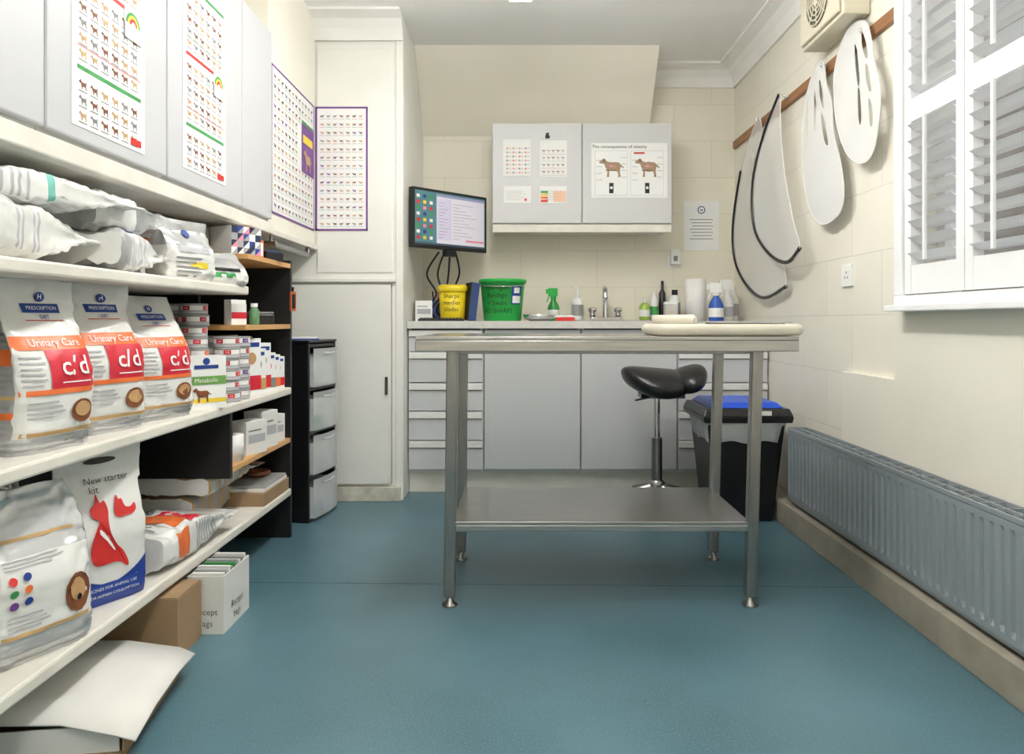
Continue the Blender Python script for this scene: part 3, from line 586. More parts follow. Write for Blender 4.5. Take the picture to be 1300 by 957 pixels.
b.box(hx0-.03,hx0+q,hy0-.03,hy1+.03,.8985,.903,M_steel); b.box(hx1-q,hx1+.18,hy0-.03,hy1+.03,.8985,.903,M_steel); b.box(hx0+q,hx1-q,hy0-.03,hy0+q,.8985,.903,M_steel); b.box(hx0+q,hx1-q,hy1-q,hy1+.03,.8985,.903,M_steel)
for r in((hx0+.006,hx0+.009,hy0+.006,hy1-.006,.75,.9),(hx1-.009,hx1-.006,hy0+.006,hy1-.006,.75,.9),(hx0+.009,hx1-.009,hy0+.006,hy0+.009,.75,.9),(hx0+.009,hx1-.009,hy1-.009,hy1-.006,.75,.9),(hx0+.006,hx1-.006,hy0+.006,hy1-.006,.747,.75)): b.box(*r,M_steel)
solo(b,'sink','inset stainless steel sink with drainer','sink')
t=thing('sink_tap','chrome mixer tap behind the sink','tap',(.50,4.19,.8985))
b=B(); b.box(-.09,.09,-.025,.025,0,.02,M_chrome); b.tube(smoothloop([(0,0,.02),(0,0,.14),(-.01,-.05,.19),(-.015,-.12,.17),(-.015,-.14,.13)],6,False),.015,M_chrome,10); part(b,'spout',t,None,.003)
for x in(-.075,.075):
    b=B(); b.lathe([(.018,.02),(.016,.05),(.024,.055),(.024,.075),(.012,.08)],M_chrome,12,(x,0,0)); b.box(x-.008,x+.008,-.05,.02,.066,.074,M_chrome); part(b,'tap_handle',t)
t=thing('wall_cabinet','double wall cupboard with pale grey doors above the sink','cabinet',(.3425,4.11,1.413))
b=B(); b.box(-.5,.5,-.135,.158,0,.59,M_white); b.box(-.49,.49,-.11,.14,-.001,0,M_rail); part(b,'body',t,None,.002)
for x0,x1 in((-.5,-.003),(.003,.5)):
    b=B(); b.box(x0,x1,-.158,-.137,.03,.588,M_grey); part(b,'door',t,None,.004)
b=B(); b.box(-.5,.5,-.15,-.1355,-.02,.025,M_rail); part(b,'pelmet',t,None,.003)
def lines(b,w,h,n,m=M_lgry,x0=.1,top=.9,bot=.1):
    random.seed(n)
    for i in range(n):
        zz=h*(top-(top-bot)*i/n); b.rect(-w/2+w*x0,-w/2+w*random.uniform(.6,.92),zz-h*.006,zz+h*.006,m,-.0018)
yd=3.951
def notice(x,z,w,h,fn,label,y=yd):
    b=sheet(w,h); fn(b,w,h); solo(b,'notice',label,'notice',(x,y,z),0)
def n1(b,w,h):
    b.rect(-w*.45,w*.45,h*.89,h*.93,M_green)
    for r in range(7):
        for c in range(4): b.disc(-w*.34+c*w*.22,h*.75-r*h*.11,w*.035,[M_org,M_tan,M_pink,M_gry][(r+c)%4],-.0018); b.rect(-w*.28+c*w*.22,-w*.2+c*w*.22,h*.745-r*h*.11,h*.755-r*h*.11,M_gry,-.0018)
def n2(b,w,h):
    b.rect(-w*.45,w*.45,h*.89,h*.92,M_green)
    for r in range(4):
        b.rect(-w*.44,w*.44,h*(.61-r*.19),h*(.615-r*.19),M_green if r%2 else M_red,-.0016)
        for c in range(5): dog(b,-w*.42+c*w*.175,h*(.68-r*.19),w*.13,[M_brn,M_tan,M_gry][(r+c)%3],-.0022); b.rect(-w*.4+c*w*.175,-w*.3+c*w*.175,h*(.65-r*.19),h*(.656-r*.19),M_gry,-.0022)
def n3(b,w,h): b.rect(-w*.45,w*.1,h*.82,h*.88,M_green); lines(b,w,h,7,top=.7,m=M_gry); b.disc(w*.3,h*.2,w*.05,M_red,-.002)
def n4(b,w,h):
    b.rect(-w*.47,w*.47,h*.78,h*.93,M_green)
    for k,m_ in enumerate([M_green,M_yel,M_org,M_red]): b.rect(-w*.47,-w*.2,h*(.6-k*.17),h*(.73-k*.17),m_,-.0018)
    b.rect(0,w*.46,h*.1,h*.72,mat('pale_orange_print',(240,200,170),.6),-.0018); lines(b,w*.8,h,5,M_gry,top=.7)
notice(-.022,1.706,.155,.205,n1,'white notice with green heading and small icons')
notice(.182,1.70,.152,.205,n2,'white notice with rows of small animal pictures')
notice(-.018,1.555,.152,.095,n3,'small white printed notice with red dot')
notice(.182,1.552,.15,.098,n4,'small notice with green, yellow and red bands')
b=B(); b.poly([(-.014,0),(.01,0),(.014,.012),(.006,.02),(.01,.034),(.0,.03),(-.006,.034),(-.012,.018)],M_blk,-.001); solo(b,'sticker','tiny black animal sticker on the cupboard door','sticker',(.15,yd,1.915))
M_lab=mat('lab_brown',(160,134,110),.6); M_lab2=mat('lab_dark',(116,92,74),.6)
def ob(b,w,h):
    b.text('The consequences of obesity',-w*.13,h*.93,.026,M_blk); b.rect(w*.3,w*.46,h*.9,h*.945,M_red); b.text('ROYAL CANIN',w*.38,h*.92,.0105,M_wht,y=-.0022)
    for x,m,fat in((-w*.235,M_lab,0),(w*.235,M_lab,1)):
        b.rect(x-w*.215,x+w*.215,h*.04,h*.86,M_lgry,-.0016); b.rect(x-w*.212,x+w*.212,h*.045,h*.855,M_wht,-.002); dog(b,x-.066,h*.38,.132,m,-.0026,P=LAB); b.disc(x+.008,h*.38+.056,.034,m,-.0028,ry=.022+.006*fat,n=20)
        b.poly([(x-.046,h*.38+.098),(x-.038,h*.38+.099),(x-.034,h*.38+.082),(x-.044,h*.38+.078)],M_lab2,-.003); b.disc(x+.0,h*.38+.060,.012,M_pink,-.003,ry=.007); b.disc(x+.02,h*.38+.056,.008,M_tan,-.0032,ry=.006)
        b.disc(x-.048,h*.38+.09,.0018,M_blk,-.003); b.disc(x-.065,h*.38+.084,.0025,M_blk,-.003)
        b.poly([(x-.03,h*.38+.034),(x+.03,h*.38+.032),(x+.03,h*.38+.038),(x-.03,h*.38+.040)],M_lab2,-.0031)
        b.rect(x-.012,x+.012,h*.08,h*.27,M_blk,-.003); b.disc(x,h*.18,.008,M_wht,-.0035)
        for i in range(4): b.rect(x-w*.20,x-w*.12,h*(.32+i*.12),h*(.326+i*.12),M_gry,-.0028); b.rect(x+w*.13,x+w*.20,h*(.37+i*.12),h*(.376+i*.12),M_gry,-.0028)
    b.rect(w*.06,w*.2,h*.80,h*.83,M_red,-.003)
notice(.605,1.585,.425,.305,ob,'obesity poster with two brown dogs on the cupboard door')
def n5(b,w,h):
    b.disc(0,h*.82,w*.11,M_blue,-.0018,20); b.disc(0,h*.82,w*.085,M_wht,-.0022,20); dog(b,-w*.05,h*.79,w*.1,M_blue,-.0028)
    for i in range(7): b.rect(-w*(.33-.04*(i%3)),w*(.33-.04*(i%2)),h*(.62-i*.065),h*(.63-i*.065)+.001,M_gry,-.0018)
notice(1.088,1.322,.212,.298,n5,'white letter with blue round emblem taped to the wall',4.2695)
def socket(name,label,loc,rot,plug):
    t=thing(name,label,'socket',loc,rot); b=B(); b.box(-.043,.043,-.009,0,0,.086,M_wht)
    for x,zz in((-.014,.03),(.008,.03),(-.003,.05)): b.box(x,x+.006,-.0095,-.0085,zz,zz+.009,M_gap)
    b.box(.018,.03,-.013,-.009,.058,.074,M_wht); part(b,'faceplate',t,None,.002)
    if plug:
        b=B(); b.box(-.026,.026,-.05,-.01,.012,.10,M_wht); b.box(-.012,.012,-.0505,-.0501,.03,.06,M_gry); part(b,'plug',t,'white plug-in unit',.0)
socket('wall_socket','white wall socket with a plug-in unit',(.923,4.27,1.225),0,True)
socket('wall_socket','white single socket on the tiled side wall',(1.29,2.79,1.035),-90,False)
# monitor
t=thing('computer_monitor','black monitor on a bracket showing a desktop window','monitor',(-.39,3.86,1.283),44)
b=B(); b.box(-.255,.255,-.02,.015,0,.315,M_bplas); b.box(-.2,.2,.0155,.04,.05,.27,M_bplas); part(b,'casing',t,None,.004)
scr=lambda n,c,e=.25:mat(n,c,.3,emit=e,var=.02)
b=B(); y=-.0205
b.rect(-.24,.24,.02,.3,scr('screen_teal',(74,116,122),.25),y); b.rect(-.10,.235,.03,.292,scr('screen_white',(208,204,214)),y-.0004); b.rect(-.10,.235,.278,.292,scr('screen_blue',(140,140,176)),y-.0008)
b.rect(-.095,.0,.05,.27,scr('screen_pale',(196,190,210)),y-.0008); b.rect(.1,.23,.05,.06,M_pink,y-.0012)
for i in range(12): b.rect(.01,.06+.13*((i*37)%10)/10,.06+i*.017,.063+i*.017,M_lgry,y-.0012); b.rect(-.085,-.06+.05*((i*53)%10)/10,.06+i*.017,.062+i*.017,M_gry,y-.0012)
for i in range(8):
    for c in range(3): b.rect(-.23+c*.042,-.21+c*.042,.045+i*.031,.062+i*.031,[M_red,M_yel,M_wht,M_blue,M_green,M_pink][(i*2+c)%6],y-.0006)
b.rect(-.24,.24,.02,.03,scr('screen_bar',(60,76,100)),y-.001)
part(b,'screen',t)
b=B(); b.tube([(0,.04,.16),(.0,.1,.16),(.08,.25,.16)],.016,M_bplas,10); b.box(-.03,.03,-.02,.02,-.035,-.0005,M_bplas); part(b,'bracket',t)
for k,(dx,c) in enumerate([(0,0),(.03,.02),(-.03,-.03),(.06,.05)]):
    b=B(); b.tube(smoothloop([(-.42+dx,3.91,1.28),(-.46+dx*2,3.93,1.16),(-.44+c,3.95,1.05),(-.50+dx,3.97,.96),(-.47+dx*1.5,3.99,.903)],6,False),.0055,M_bplas,8); solo(b,'cable','black cable looping down to the worktop','cable',group='monitor cables')
b=B(); b.box(-.12,.12,-.06,.06,0,.012,M_bplas)
for r in range(4):
    for c in range(12): b.box(-.112+c*.0187,-.097+c*.0187,-.05+r*.026,-.03+r*.026,.0122,.017,M_bplas)
solo(b,'keyboard','small black keyboard on the worktop','keyboard',(-.42,3.76,.898),5)
pkg('tissue_carton','white tissue carton beside the cupboard',(-.53,3.87,.898),10,.09,.1,.11,M_wht,plainb)
t=thing('pen_pot','blue pot holding coloured pens','pot',(-.475,4.05,.898))
b=B(); b.lathe([(.03,0),(.034,.12),(.031,.12),(.028,.004),(0,.004)],mat('pot_blue',(110,130,200),.4),18); part(b,'pot',t)
for i,m_ in enumerate([M_red,M_blue,M_blk,M_pink]):
    b=B(); b.tube([(.012*math.cos(i*1.6),.012*math.sin(i*1.6),.008),(.028*math.cos(i*1.6),.028*math.sin(i*1.6),.17)],.004,m_,8); part(b,'pen',t)
M_sy=mat('sharps_yellow',(240,214,40),.4,var=.04); M_gb=mat('bucket_green',(28,172,70),.35,var=.05)
def cyl(r0,r1,h): return lambda X,Z:((r0+(r1-r0)*Z/h+.0015)*math.sin(X/r1),-(r0+(r1-r0)*Z/h+.0015)*math.cos(X/r1),Z)
t=thing('sharps_bin','yellow plastic sharps bin with handwritten lettering','bin',(-.375,3.90,.898))
b=B(); b.lathe([(.062,0),(.066,.005),(.075,.165),(.0,.165)],M_sy,28); f=cyl(.066,.075,.165)
for i,s in enumerate(['Sharps','needles','blades']): b.text(s,0,.135-i*.036,.034,M_blk,fn=f,bold=-.005)
part(b,'body',t); b=B(); b.lathe([(.080,.16),(.083,.165),(.083,.19),(.07,.198),(.03,.2),(0,.2)],M_sy,28); part(b,'lid',t)
b=B(); b.M=Matrix.Rotation(.12,4,'Y'); b.box(-.022,.022,-.06,.06,.004,.21,mat('file_blue',(44,70,120),.4)); b.box(-.024,-.0225,-.06,.06,.004,.21,M_blk); solo(b,'box_file','dark blue file leaning between the bins','file',(-.285,3.90,.898),20,w=.001)
t=thing('bucket','green plastic bucket with black handwriting','bucket',(-.10,3.90,.898))
b=B(); b.lathe([(.098,0),(.102,.004),(.122,.205),(.131,.207),(.132,.225),(.126,.228),(.118,.2),(.098,.008),(0,.008)],M_gb,36); f=cyl(.102,.122,.205)
for i,s in enumerate(['hydrogen','Bandage','+ Swabs','NO SHARPS']): b.text(s,-.03,.18-i*.042,.036,M_blk,fn=f,bold=-.004)
def patch(x0,x1,z0,z1,m_,e=0):
    V=[]
    for z_ in(z0,z1):
        for i in range(7):
            q=f(x0+(x1-x0)*i/6,z_); V.append((q[0]*(1+e),q[1]*(1+e),q[2]))
    b.add(V,[(i,i+1,i+8,i+7) for i in range(6)],m_)
patch(.055,.125,.09,.19,M_blue); patch(.062,.12,.097,.135,M_wht,.006); patch(.07,.11,.15,.18,M_wht,.006)
part(b,'body',t); b=B(); b.tube([(.131*math.cos(a*.314),-.132*math.sin(a*.314)*.98,.2-.015*math.sin(a*.314)) for a in range(11)],.0025,M_chrome,6); part(b,'handle',t,'thin wire handle')
b=B(); b.lathe([(.05,0),(.075,.015),(.088,.035),(.09,.035),(.078,.012),(.05,.004),(0,.004)],M_chrome,28); solo(b,'steel_bowl','shallow stainless steel bowl beside the sink','bowl',(.10,3.87,.898))
def spray(label,loc,rot,m,h,mh,r=.03,lab=None):
    t=thing('spray_bottle',label,'bottle',loc,rot); b=B(); hb=h*.68
    b.lathe([(r*.9,0),(r,.005),(r,hb*.6),(r*.8,hb*.75),(r*.4,hb*.93),(r*.38,hb)],m,20)
    if lab: b.lathe([(r*1.01,hb*.15),(r*1.01,hb*.5)],lab,20,cap=False)
    part(b,'body',t); b=B(); b.lathe([(r*.48,hb*.97),(r*.48,hb*1.1)],mh,14); b.box(-r*.9,r*.7,-r*.28,r*.28,hb*1.1,h,mh); b.box(-r*1.3,-r*.9,-r*.2,r*.2,hb*1.22,h*.97,mh)
    b.M=Matrix.Translation((-r*.75,0,hb*1.12))@Matrix.Rotation(.35,4,'Y'); b.box(-.003,.003,-r*.2,r*.2,-hb*.3,.005,mh); part(b,'trigger_head',t,None,.002)
spray('green spray bottle with trigger beside the sink',(.19,4.10,.898),0,mat('spray_green',(50,150,70),.3,var=.1),.19,M_gb,.034,M_wht)
t=thing('soap_dispenser','white pump bottle of hand wash','bottle',(.335,4.19,.8985)); b=B(); b.lathe([(.033,0),(.035,.005),(.035,.12),(.02,.135),(.013,.14)],M_wht,20); b.lathe([(.0355,.03),(.0355,.095)],M_silver,20,cap=False); part(b,'body',t)
b=B(); b.lathe([(.014,.14),(.014,.155)],M_wht,12); b.tube([(0,0,.15),(0,0,.195),(-.03,-.01,.198)],.006,M_wht,8); part(b,'pump',t)
b=B(); b.lathe([(.030,0),(.032,.006),(.032,.08),(.016,.1),(.011,.103)],mat('washing_liquid',(170,205,90),.2,alpha=.9),18); b.lathe([(.013,.103),(.011,.13)],M_wht,12); b.lathe([(.0325,.02),(.0325,.06)],M_wht,18,cap=False); solo(b,'washing_up_bottle','green washing-up liquid bottle by the sink','bottle',(.735,4.20,.904))
b=B(); b.lathe([(.022,0),(.024,.006),(.024,.12),(.012,.14),(.011,.165)],M_wht,18); b.lathe([(.0245,.03),(.0245,.08)],M_green,18,cap=False); solo(b,'washing_up_bottle','slim white and green bottle by the sink','bottle',(.795,4.22,.904))
b=B(); b.lathe([(.018,0),(.02,.005),(.02,.16),(.014,.17),(.008,.185),(.009,.23),(.002,.235)],M_bplas,14); solo(b,'black_bottle','slim black bottle behind the sink','bottle',(.845,4.23,.904))
b=B(); b.lathe([(.03,0),(.032,.006),(.032,.12),(.018,.14),(.014,.145)],M_wht,20); b.lathe([(.018,.145),(.018,.175)],M_bplas,14); b.lathe([(.0325,.03),(.0325,.1)],M_silver,20,cap=False); solo(b,'cleaner_bottle','white bottle with black cap','bottle',(.895,4.12,.904))
b=B(); b.box(-.07,-.0,-.022,.022,0,.085,M_cplas); b.box(-.065,-.005,-.018,.018,.002,.05,M_tan); b.box(-.07,0,-.022,.022,.0855,.1,M_wht); solo(b,'storage_tub','small clear tub with white lid','tub',(.86,3.90,.904),0,w=.001)
roll((.985,3.99,.898),'thick white paper towel roll standing on the worktop',.058,.235,'paper_towel_roll')
spray('blue spray bottle with white trigger',(1.075,3.90,.898),0,mat('spray_blue',(50,100,195),.25,alpha=.9),.21,M_wht,.04,M_wht)
spray('white spray bottle with white trigger',(1.165,4.0,.898),10,M_wht,.235,M_wht,.036,M_lgry)
b=B(); b.lathe([(.034,0),(.036,.005),(.036,.13),(.02,.15),(.018,.2)],M_wht,20); b.lathe([(.0365,.03),(.0365,.1)],M_lgry,20,cap=False); solo(b,'cleaner_bottle','tall white bottle beside the spray bottles','bottle',(1.23,4.12,.898))
b=B(); b.box(-.05,.05,-.01,.01,0,.02,M_red); b.box(-.045,.045,-.008,.008,.0205,.03,M_wht); solo(b,'scrubbing_brush','red scrubbing brush lying by the sink','brush',(.235,3.74,.898),0,w=.002)
# ---------- exam table
t=thing('examination_table','stainless steel examination table with lower shelf','table',(.266,2.465,0))
b=B(); b.box(-.591,.591,-.285,.285,.839,.851,M_steel); b.box(-.591,.591,-.285,-.277,.805,.8388,M_steel); b.box(-.591,.591,.277,.285,.805,.8388,M_steel); b.box(-.591,-.583,-.277,.277,.805,.8388,M_steel); b.box(.583,.591,-.277,.277,.805,.8388,M_steel)
part(b,'table_top',t,None,.002)
b=B()
for y in(-.22,.205): b.box(-.475,.45,y-.012,y+.012,.795,.8385,M_steel2)
for x in(-.487,.462): b.box(x-.012,x+.012,-.205,.19,.795,.8385,M_steel2)
part(b,'under_frame',t,None,.002)
for x,xt in((-.490,-.482),(.460,.482)):
    for y in(-.221,.212):
        b=B(); w=.0175
        vs=[(x+dx,y+dy,.03) for dx,dy in((-w,-w),(w,-w),(w,w),(-w,w))]+[(xt+dx,y+dy,.838) for dx,dy in((-w,-w),(w,-w),(w,w),(-w,w))]
        b.add(vs,[(0,1,5,4),(1,2,6,5),(2,3,7,6),(3,0,4,7),(0,3,2,1),(4,5,6,7)],M_steel2)
        lg=part(b,'leg',t,None,.004)
        b=B(); b.lathe([(.024,0),(.025,.006),(.012,.012),(.009,.032)],M_steel2,16,(x,y,0)); part(b,'foot',lg,'adjustable round foot')
b=B(); b.box(-.478,.455,-.235,.225,.257,.268,M_steel); b.box(-.478,.455,-.235,-.228,.236,.2565,M_steel); b.box(-.478,.455,.218,.225,.236,.2565,M_steel); part(b,'lower_shelf',t,None,.002)
M_cream=mat('cream_vinyl',(212,206,190),.4,var=.06)
t=thing('folding_stretcher','long pale beige padded mat with rolled rounded edge','mat',(.655,2.40,.852))
b=B()
rim=[]
for cx,cy,a0 in((.185,.10,0),(-.175,.10,90),(-.175,-.15,180),(.185,-.15,270)):
    for k in range(5): a=math.radians(a0+k*22.5); rim.append((cx+.035*math.cos(a),cy+.035*math.sin(a),.019))
b.tube(rim,.019,M_cream,14,True)
b.box(-.205,.215,-.178,.128,.004,.020,M_cream)
vs=[];g=14
for j in range(g+1):
    for i in range(g+1):
        x=-.205+.42*i/g; y=-.178+.306*j/g; e=min(i,g-i,j,g-j)/2; vs.append((x,y,.021+.008*min(1,e)+.002*noise.noise(Vector((x*14,y*14,2)))))
b.add(vs,[(j*(g+1)+i,j*(g+1)+i+1,(j+1)*(g+1)+i+1,(j+1)*(g+1)+i) for j in range(g) for i in range(g)],mat('pale_mat_fabric',(216,211,196),.6,var=.05),True)
part(b,'pad',t,None,.003)
b=B(); b.M=Matrix.Translation((-.145,.05,.050))@Matrix.Rotation(.45,4,'Z'); b.tube([(0,-.14,.0),(0,-.13,0),(.0,.07,.0),(0,.08,0)],[.008,.018,.018,.008],M_cream,16); b.M=Matrix(); part(b,'rolled_end',t)
b=B(); b.tube([(-.07,-.15,.036),(.19,-.15,.034)],.006,M_gap,12); b.tube([(.18,-.15,.034),(.205,-.15,.034)],.010,M_chrome,12); b.tube([(-.07,-.15,.036),(-.095,-.15,.036)],.010,M_chrome,12); part(b,'pole',t,'dark carrying pole')
# ---------- stool
t=thing('saddle_stool','black leather saddle stool on a chrome swivel base','stool',(.63,3.28,0),0)
def blob(b,cx,cy,cz,rx,ry,rt,rb,fn,m,n=32,k=16):
    vs=[];fs=[]
    for j in range(k+1):
        ph=-math.pi/2+math.pi*j/k
        for i in range(n):
            a=6.28318*i/n; c_=max(0,math.cos(ph))**.6; u=c_*math.cos(a); v=c_*math.sin(a); s_=math.sin(ph)
            zz=(rt if s_>0 else rb)*s_+fn(u,v); vs.append((cx+rx*u,cy+ry*v,cz+zz))
    for j in range(k):
        for i in range(n): q=(i+1)%n; fs.append((j*n+i,j*n+q,(j+1)*n+q,(j+1)*n+i))
    b.add(vs,fs,m,True)
b=B(); blob(b,0,0,.640,.165,.19,.042,.08,lambda u,v:.026*max(0,-u)**1.5-.012*max(0,u)-.045*v*v,M_leather); part(b,'seat',t)
b=B(); b.M=Matrix.Translation((.135,0,.642))@Matrix.Rotation(-.15,4,'Y'); blob(b,0,0,0,.09,.175,.046,.06,lambda u,v:.015*u-.03*v*v,M_leather); b.M=Matrix(); part(b,'back_pad',t,'raised rear pad')
b=B(); b.box(-.08,.12,-.05,.05,.545,.565,M_bplas); b.tube([(0,-.03,.555),(-.12,-.12,.545)],.005,M_chrome); part(b,'seat_plate',t,None,.003)
b=B(); b.tube([(0,0,.1),(0,0,.36)],.025,M_steel2,16); b.tube([(0,0,.36),(0,0,.55)],.014,M_chrome,14); part(b,'column',t)
b=B()
for i in range(5):
    a=i*1.2566+.628; b.tube([(0,0,.135),(.12*math.cos(a),.12*math.sin(a),.105),(.23*math.cos(a),.23*math.sin(a),.075)],[.026,.018,.013],M_steel2,10)
b.lathe([(.035,.10),(.04,.11),(.038,.155),(.028,.165)],M_steel2,20); part(b,'base',t)
for i in range(5):
    a=i*1.2566+.628; b=B(); b.M=Matrix.Translation((.23*math.cos(a),.23*math.sin(a),0))
    b.tube([(-.018,0,.0275),(-.005,0,.0275)],.0275,M_bplas,16); b.tube([(.005,0,.0275),(.018,0,.0275)],.0275,M_bplas,16); b.tube([(0,0,.0275),(0,0,.075)],.008,M_bplas,8); part(b,'caster',t)
# ---------- bin
t=thing('waste_bin','black waste bin with clear liner and blue lid','bin',(1.005,3.32,0))
def frust(b,x0,y0,z0,x1,y1,z1,m):
    vs=[(a*x0,c*y0,z0) for a,c in((-1,-1),(1,-1),(1,1),(-1,1))]+[(a*x1,c*y1,z1) for a,c in((-1,-1),(1,-1),(1,1),(-1,1))]
    b.add(vs,[(0,1,5,4),(1,2,6,5),(2,3,7,6),(3,0,4,7),(0,3,2,1),(4,5,6,7)],m)
b=B(); frust(b,.128,.145,0,.172,.175,.44,M_bplas); part(b,'body',t,None,.012)
b=B(); n=96; vs=[]
for j,(z_,g) in enumerate([(.36,.006),(.385,.009),(.405,.011),(.43,.012),(.4475,.013)]):
    for i in range(n):
        a=6.28318*i/n; c,s_=math.cos(a),math.sin(a); p=7; k=(abs(c)**p+abs(s_)**p)**(-1/p); kx=.128+.044*z_/.44; ky=.145+.03*z_/.44; ww=g+.0025*math.sin(i*1.1+j*.6)
        vs.append(((kx+ww)*k*c,(ky+ww)*k*s_,z_+(.006*math.sin(i*.5) if j==0 else 0)))
b.add(vs,[(j*n+i,j*n+(i+1)%n,(j+1)*n+(i+1)%n,(j+1)*n+i) for j in range(4) for i in range(n)],mat('bin_liner',(200,204,206),.2,alpha=.85,bump=.5,bs=30),True); part(b,'bin_liner',t)
b=B(); frust(b,.195,.195,.448,.20,.2,.475,M_bplas); frust(b,.20,.2,.4755,.185,.185,.51,M_bplas); part(b,'lid_rim',t,None,.004)
b=B(); frust(b,.165,.175,.5105,.14,.15,.535,mat('lid_blue',(24,80,205),.35)); b.rect(.03,.10,.482,.502,M_wht,-.201); part(b,'lid',t,'blue swing lid',.006)
# ---------- radiator
t=thing('radiator','long low grey panel radiator under the window','radiator',(1.17,1.20,.115))
b=B(); L=1.90; H=.315; n=int(L/.038); pr=[]
for i in range(n):
    y0=i*L/n; q=L/n
    pr+=[(0,y0),(0,y0+q*.5),(.008,y0+q*.62),(.008,y0+q*.88)]
pr.append((0,L)); k=len(pr)
rows=[(.004,0),(0,.012),(0,.028),(1,.042),(1,H-.042),(0,H-.028),(0,H-.012),(.004,H-.009)]
vs=[]
for ri,(fl,zz) in enumerate(rows):
    for x,y in pr: vs.append(((x if fl==1 else (0.0 if fl==0 else fl)),y,zz))
b.add(vs,[(r*k+i,r*k+i+1,(r+1)*k+i+1,(r+1)*k+i) for r in range(len(rows)-1) for i in range(k-1)],M_rad); b.box(.014,.022,.0,L,.002,H-.013,M_rad)
part(b,'front_panel',t)
b=B(); b.box(.07,.082,0,L,.0,H-.013,M_rad); part(b,'back_panel',t,None,.003)
b=B(); b.box(-.001,.007,0,L,H-.008,H+.004,M_rad); b.box(.080,.086,0,L,H-.008,H+.004,M_rad); b.box(.008,.079,.002,L-.002,H-.0135,H-.012,M_radd)
nn=30
for i in range(nn+1): b.box(.0075,.0385,i*(L-.008)/nn,i*(L-.008)/nn+.005,H-.008,H+.001,M_rad); b.box(.0455,.0795,i*(L-.008)/nn,i*(L-.008)/nn+.005,H-.008,H+.001,M_rad)
b.box(.039,.045,0,L,H-.006,H+.002,M_rad); part(b,'top_grille',t)
b=B(); b.box(.0,.086,-.004,-.0005,.01,H+.004,M_rad); b.box(.0,.086,L+.0005,L+.004,.01,H+.004,M_rad); part(b,'end_panel',t,None,.0015)
b=B()
for y in(.3,1.5): b.box(.086,.094,y,y+.03,.02,H-.02,M_rad)
part(b,'bracket',t)
# ---------- right wall things
t=thing('hook_rail','brown wooden peg rail along the side wall','rail',(1.29,3.32,1.95))
b=B(); b.box(-.018,0,-.918,.93,-.022,.022,M_wood); part(b,'board',t,None,.003)
for y in(3.755,3.365,2.953,2.607):
    b=B(); b.tube(smoothloop([(-.018,y-3.32,.01),(-.036,y-3.32,.008),(-.042,y-3.32,.026)],4,False),.004,M_chrome,8); b.tube([(-.018,y-3.32,.01),(-.0195,y-3.32,.01)],.009,M_chrome,10); part(b,'hook',t)
def collar(label,pts,holes,m,edge,off=.035,bow=.03,ext=0):
    cy=sum(p[0] for p in pts)/len(pts); zt=max(p[1] for p in pts)
    o=[[(p[0]-cy,p[1]-zt) for p in smoothloop(pts,6)]]+[[(p[0]-cy,p[1]-zt) for p in smoothloop(h,4)] for h in holes]
    vs,fs=shape(o,ext)
    X=lambda zz: -off-bow*math.sin(min(1,max(0,-zz/.9))*3.0)
    t=thing('protective_collar',label,'pet collar',(1.287,cy,zt))
    b=B(); b.add([(X(v.y)-v.z,v.x,v.y) for v in vs],fs,m); part(b,'cone_sheet',t)
    if edge:
        e=[(p[0]-cy,p[1]-zt) for p in smoothloop(pts[edge[0]:edge[1]],6,False)]
        b=B(); b.tube([(X(p[1]),p[0],p[1]) for p in e],.009,M_bplas,8); part(b,'edge_trim',t,'black rubber edging')
    e=[(p[0]-cy,p[1]-zt) for p in smoothloop(pts,6)]
    b=B(); b.tube([(X(p[1]),p[0],p[1]) for p in e],.0022,M_wplas,6,True); part(b,'rim',t,'thin milky plastic rim')
    return t
collar('clear plastic pet cone with black edging hanging flattened',[(3.755,1.972),(4.0,1.745),(4.13,1.444),(4.10,1.232),(3.9,1.083),(3.646,1.0175),(3.355,1.06),(3.405,1.229),(3.50,1.51),(3.635,1.797)],
  [[(3.80,1.81),(3.78,1.79),(3.78,1.70),(3.80,1.71)]],M_cplas,(1,7),.03,.02)
collar('clear pet cone with thick black edging hanging on the rail',[(3.365,1.973),(3.533,1.830),(3.658,1.619),(3.635,1.3725),(3.447,1.2255),(3.231,1.1656),(3.073,1.214),(3.124,1.341),(3.231,1.607),(3.316,1.847)],
  [],M_cplas,(0,7),.06,.03)
collar('milky white pet cone with narrow cut slots near its top',[(2.99,1.989),(2.93,1.955),(2.90,1.87),(2.842,1.775),(2.814,1.641),(2.752,1.518),(2.725,1.392),(2.77,1.318),(2.915,1.295),(3.032,1.358),(3.107,1.511),(3.141,1.727),(3.12,1.86),(3.06,1.95)],
  [[(2.975,1.91),(2.945,1.87),(2.915,1.78),(2.935,1.79),(2.965,1.84)],[(2.94,1.76),(2.91,1.73),(2.865,1.62),(2.89,1.62),(2.922,1.68)],[(3.10,1.84),(3.075,1.84),(3.08,1.68),(3.105,1.68)],[(3.02,1.88),(2.99,1.80),(3.0,1.70),(3.015,1.78)]],M_wplas,None,.03,.015,.0006)
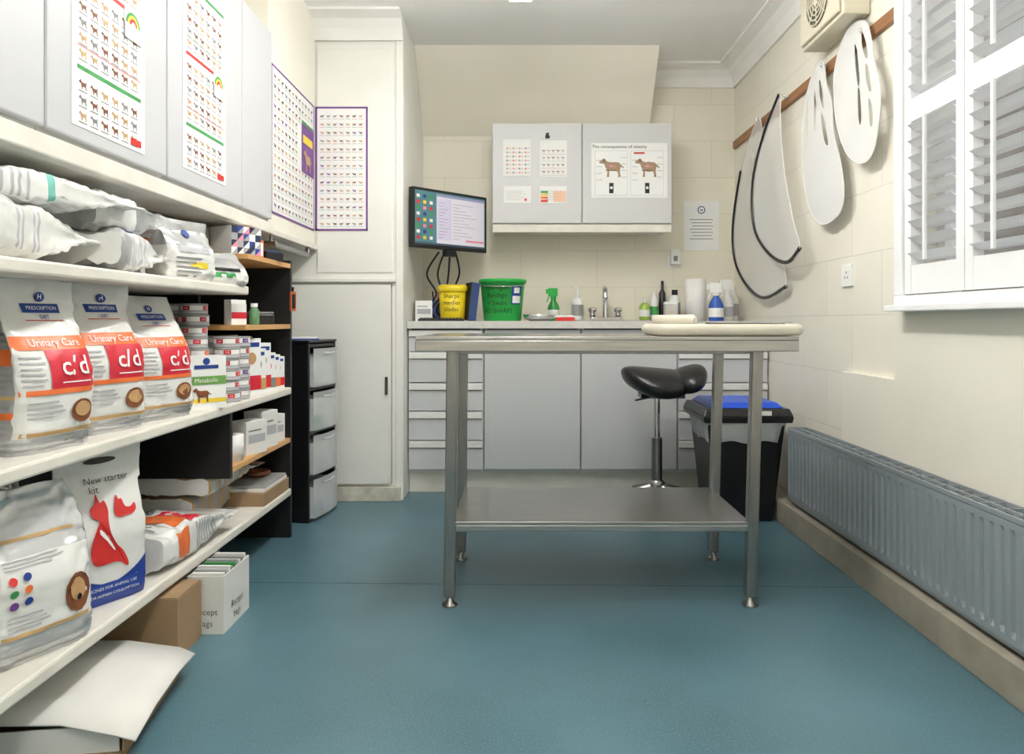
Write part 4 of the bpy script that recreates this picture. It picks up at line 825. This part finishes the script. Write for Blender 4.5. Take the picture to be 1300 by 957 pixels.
collar('wide milky white pet cone with narrow slots on the rail',[(2.64,2.015),(2.57,1.98),(2.53,1.906),(2.503,1.823),(2.455,1.715),(2.455,1.604),(2.50,1.492),(2.595,1.475),(2.706,1.5425),(2.793,1.682),(2.828,1.865),(2.79,1.97),(2.72,2.0197)],
  [[(2.61,1.97),(2.575,1.92),(2.55,1.85),(2.57,1.855),(2.60,1.91)],[(2.565,1.83),(2.54,1.80),(2.515,1.72),(2.535,1.725),(2.56,1.78)],[(2.535,1.69),(2.51,1.67),(2.50,1.60),(2.52,1.595)],[(2.66,1.93),(2.635,1.90),(2.605,1.78),(2.625,1.78)],[(2.62,1.75),(2.60,1.74),(2.585,1.63),(2.605,1.63)]],M_wplas,None,.03,.015,.0006)
t=thing('extractor_fan','beige wall fan unit with round grille near the ceiling','fan',(1.288,2.80,2.03),-90)
b=B(); b.box(-.19,.19,-.10,0,0,.265,M_beige); b.box(-.175,.175,-.115,-.1005,.015,.25,M_beige); part(b,'housing',t,None,.005)
b=B()
for r in(.035,.055,.075,.095): b.tube([(r*math.cos(i*.262),-.122,.135+r*math.sin(i*.262)) for i in range(24)],.0035,M_beige,6,True)
for i in range(8): a=i*.785; b.tube([(.02*math.cos(a),-.122,.135+.02*math.sin(a)),(.1*math.cos(a),-.12,.135+.1*math.sin(a))],.003,M_beige,6)
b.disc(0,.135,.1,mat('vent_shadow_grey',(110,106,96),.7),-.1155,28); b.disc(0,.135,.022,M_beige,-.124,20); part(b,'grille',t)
# ---------- lamps
for (y0,y1) in((1.6,3.0),(-.6,.7)):  # second batten, unseen behind the camera, is added as fill light
    t=thing('ceiling_light','long white fluorescent batten below the ceiling','ceiling light',(0,(y0+y1)/2,2.42))
    L=(y1-y0)/2
    b=B(); b.box(-.03,.03,-L,L,-.03,0,M_wht); part(b,'housing',t,None,.004)
    b=B()
    for y in(-L+.012,L-.012): b.box(-.02,.02,y-.01,y+.01,-.18,-.0305,M_wht)
    part(b,'lamp_holder',t)
    m=bpy.data.materials.get('tube_glow')
    if not m:
        m=bpy.data.materials.new('tube_glow'); m.use_nodes=True; p=m.node_tree.nodes['Principled BSDF']; p.inputs['Emission Color'].default_value=(1,.98,.945,1); p.inputs['Emission Strength'].default_value=37
    b=B(); b.box(-.045,.045,-L+.025,L-.025,-.18,-.125,m); part(b,'diffuser',t,'glowing diffuser')  # diffuser hung clear of the housing so its top face brightens the ceiling
w=bpy.data.worlds.new('w'); SC.world=w; w.use_nodes=True; bg=w.node_tree.nodes['Background']; bg.inputs[0].default_value=(.9,.94,1,1); bg.inputs[1].default_value=2.4
cam=bpy.data.cameras.new('camera'); co=bpy.data.objects.new('camera',cam); C.objects.link(co); SC.camera=co
co.location=(0,0,.9); co.rotation_euler=(math.pi/2,0,0); cam.sensor_width=36; cam.lens=900/1300*36; cam.shift_x=-11/1300; cam.shift_y=-71.5/1300; cam.clip_start=.02
